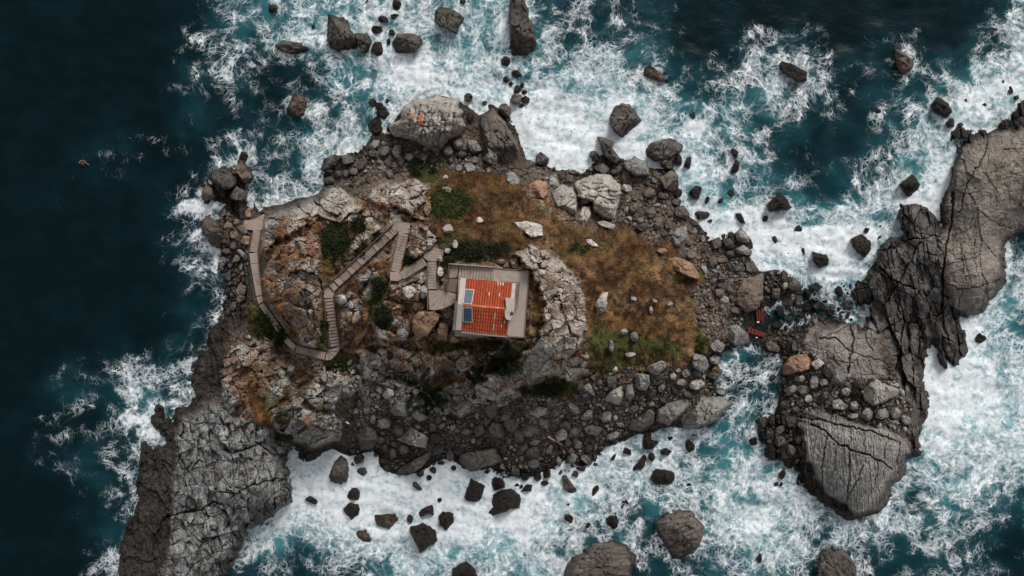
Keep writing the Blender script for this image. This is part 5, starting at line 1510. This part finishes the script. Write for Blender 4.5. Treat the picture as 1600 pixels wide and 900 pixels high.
# barrel tiles, every one a part
NC, NR = 18, 7
slope_len = math.hypot(VN, RZ - EZ); tw = (tile_e - tile_w) / NC
def tile_mesh(mat):
    B = Build(); seg = 4; L = slope_len / NR + .05
    for j, (yy, rr_, zz) in enumerate(((0, 1.0, .035), (L, .86, .0))):
        for i in range(seg + 1):
            a = math.pi * i / seg; B.v.append((-math.cos(a) * tw * .47 * rr_, -yy if False else yy, math.sin(a) * tw * .40 * rr_ + zz))
    for i in range(seg): B.q.append((i, i + 1, seg + 2 + i, seg + 1 + i))
    n = len(B.v)                                              # thickness
    B.v += [(x * .8, y, z - .025) for x, y, z in B.v[:n]]
    for i in range(seg): B.q.append((n + i, n + seg + 1 + i, n + seg + 2 + i, n + i + 1))
    for i in range(seg): B.q.append((i, n + i, n + i + 1, i + 1)); B.q.append((seg + 1 + i, seg + 2 + i, n + seg + 2 + i, n + seg + 1 + i))
    B.q.append((0, seg + 1, n + seg + 1, n)); B.q.append((seg, n + seg, n + 2 * seg + 1, 2 * seg + 1))
    return mesh_np("roof_tile", np.array(B.v), B.q, None, [mat], None, False)
T_ME = [tile_mesh(m_) for m_ in M_TILES]
pitch = math.atan2(RZ - EZ, VN)
gone = {(1, 9, 3), (1, 9, 4), (1, 13, 0), (1, 13, 3), (1, 14, 3), (1, 14, 0), (-1, 12, 1), (-1, 12, 2), (-1, 12, 3), (-1, 12, 4), (-1, 12, 5), (-1, 15, 2), (-1, 16, 3), (1, 12, 0), (-1, 1, 5)}
tr_ = random.Random(5)
for sgn in (1, -1):
    for c_ in range(NC):
        x = tile_w + tw * (c_ + .5)
        k_ = tr_.choice((0, 0, 1, 1, 2))
        for r_ in range(NR):                                  # r_ = 0 at the eaves
            d0 = slope_len * r_ / NR; y = sgn * (VN - d0 * math.cos(pitch) + .02); z = EZ + d0 * math.sin(pitch) + .005 + .004 * r_
            if (sgn, c_, r_) in gone and tr_.random() < .8:
                B = Build(); y1 = y - sgn * slope_len / NR * .95 * math.cos(pitch); z1 = z + slope_len / NR * math.sin(pitch) * .95
                B.box8([(x - tw * .3, y, z), (x + tw * .25, y, z), (x + tw * .3, y1, z1), (x - tw * .22, y1, z1)][::(1 if sgn < 0 else -1)] + [(x - tw * .3, y, z + .09), (x + tw * .25, y, z + .09), (x + tw * .3, y1, z1 + .09), (x - tw * .22, y1, z1 + .09)][::(1 if sgn < 0 else -1)])
                B.make("mortar_patch", M_MORT, chapel); continue
            kk_ = k_ if tr_.random() < .7 else tr_.choice((0, 1, 2))
            o_ = link("roof_tile", T_ME[kk_], chapel, (x + tr_.uniform(-.008, .008), y, z))
            o_.rotation_euler = (pitch, 0, math.pi if sgn > 0 else 0)
            if sgn > 0: o_.rotation_euler = (-pitch, 0, 0); o_.scale = (1, -1, 1)
M_RIDGE = plain("ridge_tile", lin(186, 96, 62), .85, .25, 3.0, stain=lin(204, 160, 134))
for i in range(12):
    x0 = tile_w + (tile_e - tile_w) * i / 12; x1 = x0 + (tile_e - tile_w) / 12 * 1.04
    B = Build()
    for x, s_ in ((x0, .13), (x1, .11)):
        for a in (0, 45, 90, 135, 180): B.v.append((x, -math.cos(math.radians(a)) * s_, RZ + .05 + math.sin(math.radians(a)) * s_ * .8))
    for k_ in range(4): B.q.append((k_, 5 + k_, 6 + k_, k_ + 1))
    B.t += [(0, 1, 2), (0, 2, 3), (0, 3, 4), (5, 7, 6), (5, 8, 7), (5, 9, 8)]; B.make("ridge_tile", M_RIDGE, chapel)
# white cap of the bell gable at the right end of the ridge: square at the top, rounded below
bg = []
for px, py in ((788.5, 463.5), (805.5, 465), (804.5, 482), (802, 494), (797.5, 502), (791, 500.5), (788, 495), (787.5, 486), (790.5, 482)):
    bg.append(ploc(796.5 + (px - 796.5) * .88, 483 + (py - 483) * .92, 19.2))
B = Build(); B.prism(bg, RZ - .55, RZ + .34); cap = B.make("bell_gable", plain("gable_cap_plaster", lin(176, 164, 154), .9, .12, 1.5, stain=lin(148, 134, 124)), chapel)
bx_, by_ = ploc(800.5, 484.5, 19.2)
B = Build(); B.tube((bx_, by_, RZ + .34), (bx_, by_, RZ + .75), .035, .03); B.tube((bx_ - .001, by_ - .16, RZ + .6), (bx_ + .001, by_ + .16, RZ + .6), .025); B.make("cross", M_WHITE, cap)
B = Build()
for (r0_, z0_), (r1_, z1_) in zip(((.05, .58), (.10, .54), (.12, .44), (.17, .37)), ((.10, .54), (.12, .44), (.17, .37), (.16, .36))):
    B.tube((bx_ - .02, by_ - .33, RZ + z0_), (bx_ - .02, by_ - .33, RZ + z1_), r0_, r1_, 10)
B.make("bell", plain("bell_metal", lin(90, 84, 76), .5, .2, metal=.6), cap)
# solar panels
def pv_material(name, a, b):
    m, nt, bs, out = new_mat(name); g = NT(nt)
    c = g.mix(g.noise(g.geo(), 1.2, 2), tuple(float(v) for v in a) + (1,), tuple(float(v) for v in b) + (1,))
    nt.links.new(c, bs.inputs["Base Color"]); g.put(bs.inputs["Roughness"], .25); g.put(bs.inputs["Specular IOR Level"], .5)
    return m
M_BACK = plain("pv_backsheet", lin(96, 112, 118), .5, .1)
M_ALU = plain("aluminium", lin(196, 190, 184), .5, .08, metal=.2)
for (pts, ca, cb, sgn) in (([(726.3, 451.3), (741.3, 452.2), (737.3, 475.3), (723.8, 473.6)], lin(34, 58, 68), lin(46, 74, 82), 1), ([(723.8, 480.2), (738.4, 480.6), (738.2, 504), (723.2, 503)], lin(26, 44, 60), lin(38, 60, 76), -1)):  # upper panel's cells lighter teal: sky reflection put into the cell colour
    q = [ploc(x, y, 18.75) for x, y in pts]; q3 = [np.array((x, y, rz(y) + .26)) for x, y in q]
    pane_o = sum(q3) / 4
    B = Build(); order = q3[::-1]
    B.box8([p - (0, 0, .05) for p in order] + order); pan = B.make("solar_panel", M_ALU, chapel)
    def bil(u, v): return (q3[0] * (1 - u) + q3[1] * u) * (1 - v) + (q3[3] * (1 - u) + q3[2] * u) * v
    B = Build(); bk = [bil(.05, .97), bil(.95, .97), bil(.95, .03), bil(.05, .03)]
    B.box8([p + (0, 0, .001) for p in bk] + [p + (0, 0, .006) for p in bk]); B.make("backsheet", M_BACK, pan)
    mcell = pv_material("solar_cell", ca, cb)
    for i in range(4):
        for j in range(6):
            e = .045; u0, u1 = .06 + .88 * (i + e) / 4, .06 + .88 * (i + 1 - e) / 4; v0, v1 = .04 + .92 * (j + e) / 6, .04 + .92 * (j + 1 - e) / 6
            c_ = [bil(u0, v1), bil(u1, v1), bil(u1, v0), bil(u0, v0)]
            B = Build(); B.box8([p + (0, 0, .008) for p in c_] + [p + (0, 0, .014) for p in c_]); B.make("solar_cell", mcell, pan)
    for p in (bil(.1, .1), bil(.9, .1), bil(.1, .9), bil(.9, .9)):
        B = Build(); B.tube(p - (0, 0, .05), (p[0], p[1], rz(p[1]) + .02), .02); B.make("bracket", M_ALU, pan)

# ------------------------------------------------------------------ railing on the terrace
M_RAIL = plain("rusty_iron", lin(70, 60, 56), .8, .3, 8.0)
ro = np.array(world_at(808, 445, 15.95))
rail = thing("railing", "thin rusty iron railing bent round the upper right corner of the chapel", "railing", tuple(ro))
def rp(px, py, h): x, y = wxy(px, py, 15.95); return np.array((x - ro[0], y - ro[1], h))
def bar(name, a, b, r=.025): B = Build(); B.tube(a, b, r); return B.make(name, M_RAIL, rail)
posts = [(783, 439.8), (792, 440.3), (801, 440.8), (811.5, 441.4), (810.8, 450), (810, 459), (809.2, 468), (808.6, 478)]
for p in posts: bar("post", rp(*p, 0), rp(*p, 1.0), .03)
for a, b in zip(posts[:-1], posts[1:]):
    for hz in (.35, .68, 1.0): bar("rail", rp(*a, hz), rp(*b, hz), .022)
inner = [(803.5, 446.5), (803.0, 458), (803.0, 464)]
for p in inner: bar("post", rp(*p, 0), rp(*p, 1.0), .028)
for a, b in zip(inner[:-1], inner[1:]):
    for hz in (.4, 1.0): bar("rail", rp(*a, hz), rp(*b, hz), .022)
for y in (446.5, 449, 454, 456.5, 459, 462): bar("rung", rp(803.3, y, 1.0), rp(810.6, y, 1.0), .018)
for p in ((786, 444), (797, 444.6), (803.5, 446.5)): pass
bar("rail", rp(784, 443.6, 1.0), rp(811, 445.2, 1.0), .02)

# ------------------------------------------------------------------ wreckage, driftwood, litter, float
def corrugated(pts, z, name, lab, mat, waves):
    q = [np.array((*wxy(x, y, z), z)) for x, y in pts]; o = sum(q) / 4
    n = waves * 6; v, f = [], []
    for j in range(2):
        for i in range(n + 1):
            u = i / n; p = (q[0] * (1 - u) + q[1] * u) * (1 - j) + (q[3] * (1 - u) + q[2] * u) * j
            hz = .10 * math.sin(u * waves * 2 * math.pi)
            v.append(p - o + (0, 0, hz)); 
    m_ = n + 1
    v += [p - np.array((0, 0, .04)) for p in v[:2 * m_]]
    for i in range(n):
        f.append((i, m_ + i, m_ + i + 1, i + 1)); f.append((2 * m_ + i, 2 * m_ + i + 1, 3 * m_ + i + 1, 3 * m_ + i))
        f.append((i, i + 1, 2 * m_ + i + 1, 2 * m_ + i)); f.append((m_ + i + 1, m_ + i, 3 * m_ + i, 3 * m_ + i + 1))
    f.append((0, 2 * m_, 3 * m_, m_)); f.append((n, m_ + n, 3 * m_ + n, 2 * m_ + n))
    return tag(link(name, mesh_np(name, np.array(v), f, None, [mat], None, False), None, tuple(o)), lab, "metal sheet", "red metal sheets in the shallows")
M_REDM = plain("red_paint_metal", lin(106, 50, 42), .85, .3, 1.5, stain=lin(96, 36, 26))
corrugated([(1181, 483.5), (1193, 484), (1193, 501.5), (1182, 501)], .42, "metal_sheet", "short upright red ribbed metal sheet in the shallows, the upper one", M_REDM, 3)
corrugated([(1168.5, 511), (1197.5, 520.5), (1194.5, 527), (1167.5, 519.5)], .40, "metal_sheet", "long red ribbed metal sheet lying aslant in the shallows, the lower one", M_REDM, 5)
M_PLAST = plain("white_plastic", lin(222, 216, 208), .6, .1)
def litter(px, py, r, lab, ang=0.0, el=.7):
    z = float(h_at(px, py)); z = max(z, .1); o = np.array(world_at(px, py, z + .25)); B = Build()
    for i in range(5):
        t0, t1 = i / 5 * math.pi, (i + 1) / 5 * math.pi
        B.tube((-math.cos(t0) * r * math.cos(ang), -math.cos(t0) * r * math.sin(ang), .06), (-math.cos(t1) * r * math.cos(ang), -math.cos(t1) * r * math.sin(ang), .06), max(.02, math.sin(t0) * r * el), max(.02, math.sin(t1) * r * el), 9)
    tag(B.make("plastic_scrap", M_PLAST, None, tuple(o), None, True), lab, "litter", "white plastic litter")
litter(1184.2, 503.4, .17, "round white float washed up just below the upper red sheet")
litter(1182, 527.5, .12, "white plastic scrap at the lower edge of the lower red sheet")
litter(522, 649, .24, "thin white plastic strip in the dark hollow beside the blue-grey crag", -1.0, .3)
litter(543, 660.5, .26, "white plastic scrap in the dark hollow above the dark domed boulder", -.5, .5)
litter(1157, 506.5, .12, "small white bottle wedged under the cracked brown slab", .6, .4)
# driftwood and rusty poles
dz = 3.0
M_DRIFT = plain("driftwood", lin(156, 132, 120), .9, .2, 4.0); M_RUSTP = plain("rusty_pole", lin(104, 52, 42), .9, .3, 5.0)
def pole(name, pts, r0, r1, mat, lab, cat):
    zz = [max(float(h_at(x, y)), float(hs_at(x, y))) + .42 for x, y in pts]; q = [np.array(world_at(x, y, z)) for (x, y), z in zip(pts, zz)]; o = q[0]
    B = Build()
    for i, (a, b) in enumerate(zip(q[:-1], q[1:])):
        ra, rb = r0 + (r1 - r0) * i / (len(q) - 1), r0 + (r1 - r0) * (i + 1) / (len(q) - 1); B.tube(a - o, b - o, ra, rb, 8)
    tag(B.make(name, mat, None, tuple(o), None, True), lab, cat)
pole("driftwood_log", [(856, 682), (862, 686), (870, 690), (878, 694.5)], .14, .09, M_DRIFT, "pale bleached driftwood log on the dark lower beach", "log")
pole("rusty_pole", [(874, 694), (879, 701), (881, 711)], .06, .05, M_RUSTP, "short rusty pole by the tip of the driftwood log, pointing down", "pole")
pole("rusty_pole", [(880, 696), (888, 703), (896, 716)], .06, .05, M_RUSTP, "longer rusty pole beyond the driftwood log, reaching to the foam", "pole")
# float out at sea: a rusty buoy with a pale rope ring
bo = np.array(world_at(129.5, 256, .05)); buoy = thing("buoy", "rust-red buoy with a pale curved rope, alone in the dark open water", "buoy", tuple(bo))
B = Build(); prof_ = [(.05, .42), (.3, .38), (.46, .2), (.5, .0), (.42, -.25)]
for (ra, za), (rb, zb) in zip(prof_[:-1], prof_[1:]): B.tube((0, 0, zb), (0, 0, za), rb, ra, 14)
B.make("body", plain("buoy_paint", lin(84, 46, 42), .8, .3, 3.0), buoy, None, None, True)
B = Build(); pr = None
for i in range(13):
    a = math.radians(175 - i * 13); p = np.array((.62 * math.cos(a), .62 * math.sin(a), .12))
    if pr is not None: B.tube(pr, p, .07, .07, 7)
    pr = p
B.tube(pr, (1.15, -.25, .08), .07, .05, 7); buoy.scale = (.66, .66, .66); B.make("rope", plain("pale_rope", lin(118, 118, 108), .9, .2), buoy)

# ------------------------------------------------------------------ grass: blades over the soil, bent by wind and slope
tufts = upper * sstep(-.05, .35, fbm(lx / 20, ly / 20, 4, 441) + .10 * (lx < 715) - .25 * (carve > .1)) * (.75 - .35 * lime * (lx > 720)) * (1 - np.clip(Z_SW, 0, 1))
GRM = np.zeros(GX.shape, np.float32); GRM[LAND] = np.maximum(np.clip(gr, 0, 1) * np.clip(1.1 - .6 * lime, 0, 1), .42 * tufts) * (1 - path_w)
GREENM = np.zeros(GX.shape, np.float32); GREENM[LAND] = Z_GREEN
occ_f = occupied.astype(np.float32)
NB = 620000
bx = rng.uniform(370, 1110, NB).astype(np.float32); by = rng.uniform(255, 690, NB).astype(np.float32)
pr_ = sample(GRM, -60, -60, GSTEP, bx, by) * (1 - .85 * sample(occ_f, -60, -60, 1.0, bx, by))
clump = fbm(bx / 7, by / 7, 3, 401); clump2 = fbm(bx / 28, by / 28, 3, 405)
keepb = rng.random(NB) < np.clip(pr_ * (.75 + .7 * clump), 0, 1)
bx, by, clump, clump2 = bx[keepb], by[keepb], clump[keepb], clump2[keepb]
inchap = (bx > 700) & (bx < 828) & (by > 411) & (by < 528); bx, by, clump, clump2 = (a[~inchap] for a in (bx, by, clump, clump2))
nbl = len(bx); bz = h_at(bx, by)
X0, Y0, _ = world_at(bx, by, bz)
e = 6.0
gxs = (hs_at(bx + e, by) - hs_at(bx - e, by)); gys = (hs_at(bx, by + e) - hs_at(bx, by - e))
dirx = -gxs * 1.5 + .35 + .9 * fbm(bx / 16, by / 16, 2, 411); diry = gys * 1.5 - .15 + .9 * fbm(bx / 16, by / 16, 2, 417)
ang = np.arctan2(diry, dirx) + rng.normal(0, .55, nbl)
greenw = np.clip(sample(GREENM, -60, -60, GSTEP, bx, by) + .75 * clump2 + .25 * fbm(bx / 12, by / 12, 2, 431) + .05, 0, 1)
Lb = .78 * (.22 + .34 * rng.random(nbl) + .16 * np.clip(clump, 0, 1)) * (1 - .25 * greenw); hb = Lb * rng.uniform(.25, .8, nbl); wb = rng.uniform(.010, .026, nbl)
tx, ty = np.cos(ang), np.sin(ang); sx_, sy_ = -ty, tx
gv = np.zeros((nbl, 5, 3), np.float32)
for k, (f, hh, w_) in enumerate(((0, -.03, 1), (0, -.03, -1), (.5, .75, -.8), (.5, .75, .8), (1, 1, 0))):
    gv[:, k, 0] = X0 + tx * Lb * f + sx_ * wb * w_; gv[:, k, 1] = Y0 + ty * Lb * f + sy_ * wb * w_; gv[:, k, 2] = bz + hb * hh
gi = np.arange(nbl)[:, None] * 5
gq = gi + np.array([[0, 1, 2, 3]]); gt = gi + np.array([[3, 2, 4]])
u = rng.random(nbl)[:, None]; hue = np.clip(.42 + .75 * fbm(bx / 34, by / 26, 3, 421) + .2 * (bx - 880) / 150 + rng.normal(0, .14, nbl), 0, 1)[:, None]
tan = lin(156, 126, 93) * hue + lin(124, 86, 57) * (1 - hue); dk = lin(82, 66, 48)
gc = np.where(u < .30, dk, tan) * (0.75 + .5 * rng.random((nbl, 1)))
grn = (lin(88, 86, 50) * u + lin(54, 60, 37) * (1 - u)) * (0.7 + .6 * rng.random((nbl, 1)))
gsel = rng.random((nbl, 1)) < greenw[:, None]
gc = (np.where(gsel, grn, gc) * np.clip(1.02 + .8 * clump + .75 * clump2 + .35 * fbm(bx / 60, by / 40, 2, 451), .35, 2.1)[:, None]).astype(np.float32)
tag(link("grass", mesh_np("grass", gv.reshape(-1, 3), gq, gt, [M_LEAF], np.repeat(gc, 5, 0), False)), kind="stuff")
print("blades", nbl)

# ------------------------------------------------------------------ shrubs: stems and many small leaves
def shrub(name, px, py, rx, ry, h, cols, n, lab, seed, leaf=.11):
    r = np.random.default_rng(seed); z0 = float(hs_at(px, py)) - .1; z0 = max(z0, float(h_at(px, py)) - .3)
    o = np.array(world_at(px, py, z0)); k = S * (1 - z0 / CAM_H)
    root = thing(name, lab, "shrub", tuple(o), "shrubs on the islet")
    nc = max(6, n // 45); a = r.uniform(0, 6.283, nc); rad = np.sqrt(r.random(nc))
    ccx, ccy = rad * np.cos(a) * rx * k, rad * np.sin(a) * ry * k
    zb = np.array([float(h_at(px + x / k, py - y / k)) for x, y in zip(ccx, ccy)]) - z0
    ccz = np.clip(zb, -2, 2) + h * (1 - .6 * rad ** 2) * r.uniform(.45, 1.0, nc); cr = r.uniform(.16, .42, nc) * min(1.3, .4 + h)
    w = r.integers(0, nc, n); p = r.normal(0, 1, (n, 3)); p /= np.linalg.norm(p, axis=1, keepdims=True); p *= r.random((n, 1)) ** .5
    c = np.stack([ccx[w], ccy[w], ccz[w]], 1) + p * cr[w][:, None] * (1.3, 1.3, .8)
    d = r.normal(0, 1, (n, 3)); d[:, 2] = np.abs(d[:, 2]) * .5; d /= np.linalg.norm(d, axis=1, keepdims=True)
    s_ = np.cross(d, r.normal(0, 1, (n, 3))); s_ /= np.linalg.norm(s_, axis=1, keepdims=True)
    L = leaf * r.uniform(.6, 1.5, (n, 1))
    v = np.stack([c - d * L, c + s_ * L * .45, c + d * L, c - s_ * L * .45], 1).reshape(-1, 3)
    q = np.arange(n * 4).reshape(n, 4)
    m_ = r.random((n, 1)); cc = (np.array(cols[0]) * m_ + np.array(cols[1]) * (1 - m_)) * r.uniform(.7, 1.3, (nc, 1))[w]
    link("foliage", mesh_np("foliage", v, q, None, [M_LEAF], np.repeat(cc, 4, 0).astype(np.float32), False), root)
    B = Build(); base_ = np.array((0, 0, -.1))
    for i in range(min(nc, 12)):
        mid = np.array((ccx[i] * .5, ccy[i] * .5, ccz[i] * .4)); B.tube(base_, mid, .035, .025, 5); B.tube(mid, (ccx[i], ccy[i], ccz[i]), .025, .01, 5)
    B.make("stem", M_STEM, root)
M_STEM = plain("bark", lin(70, 56, 44), .9, .3)
G1 = (lin(64, 74, 38), lin(42, 54, 28)); G2 = (lin(44, 52, 32), lin(30, 38, 25)); G3 = (lin(58, 60, 34), lin(40, 44, 27))
for i, (px, py, rx, ry, h, cs, n, lab) in enumerate([
 (704, 318, 36, 24, 1.4, G1, 5200, "big bright green shrub on the slope above the upper stairs"),
 (526, 374, 26, 26, 1.1, G2, 3400, "dark round shrub above the diagonal stair flight, left end"),
 (745, 391, 50, 13, 1.0, G2, 4200, "long dark hedge-like shrub lining the slope just above the chapel stairs"),
 (702, 402, 14, 9, .8, G2, 1100, "small dark shrub above the corner of the chapel stairs"),
 (591, 450, 14, 13, .9, G2, 1500, "dark shrub in the cleft left of the middle stair landing"),
 (599, 494, 16, 15, .9, G2, 1800, "dark shrub in the lower cleft between stairs and tan boulder"),
 (414, 508, 20, 22, .6, G3, 2200, "low mossy green shrub beside the narrow lower steps"),
 (440, 522, 9, 14, .8, G2, 1100, "dark narrow shrub between narrow lower steps and rust-topped crag"),
 (505, 500, 8, 18, .6, G2, 1000, "thin dark shrub strip between rust-topped crag and straight stair flight"),
 (790, 570, 26, 16, .8, G2, 2400, "dark shrub in the hollow right below the chapel"),
 (745, 585, 14, 13, .8, G2, 1300, "dark shrub in the small hollow below and left of the chapel"),
 (660, 262, 22, 16, .8, G2, 1900, "dark green shrub tucked under the orange-stained boulder"),
 (850, 606, 34, 11, .7, G2, 2200, "dark low shrub in the shade under the pale rock nose"),
 (670, 625, 30, 22, .6, G2, 2800, "dark green scrub patch on the slope above the light ridged boulder"),
 (442, 653, 14, 10, .5, G3, 900, "yellow-green moss cushion between brown soil and blue-grey crag"),
 (449, 683, 14, 8, .5, G3, 800, "olive moss cushion on the ledge below the blue-grey crag"),
 (1095, 540, 12, 16, .6, G1, 1100, "green shrub at the rubble end of the grass slope"),
 (1338, 618, 10, 9, .5, G3, 700, "olive moss patch between boulders above the great grey slab"),
 (905, 385, 18, 12, .6, G3, 1200, "olive shrub around the narrow whitish slab"),
 (530, 565, 22, 9, .5, G3, 1200, "olive scrub just below the bottom bend of the stairs"),
 (566, 396, 10, 8, .6, G2, 700, "small dark shrub on the upper side of the diagonal stair flight, lower of two"),
 (590, 372, 12, 8, .6, G2, 900, "small dark shrub on the upper side of the diagonal stair flight, upper of two"),
 (640, 408, 14, 6, .6, G2, 900, "dark shrub strip between the middle landing and the tan hairpin crag"),
 (690, 300, 10, 12, .8, G1, 900, "green shrub against the left flank of the big bright green shrub"),
 (560, 352, 13, 10, .7, G2, 900, "dark shrub above the diagonal stair flight, beside the knobbly crag"),
 (772, 540, 30, 7, .7, G2, 1500, "dark strip of scrub along the lower wall of the chapel"),
]): shrub("shrub", px, py, rx, ry, h, cs, n, lab, 7000 + i)
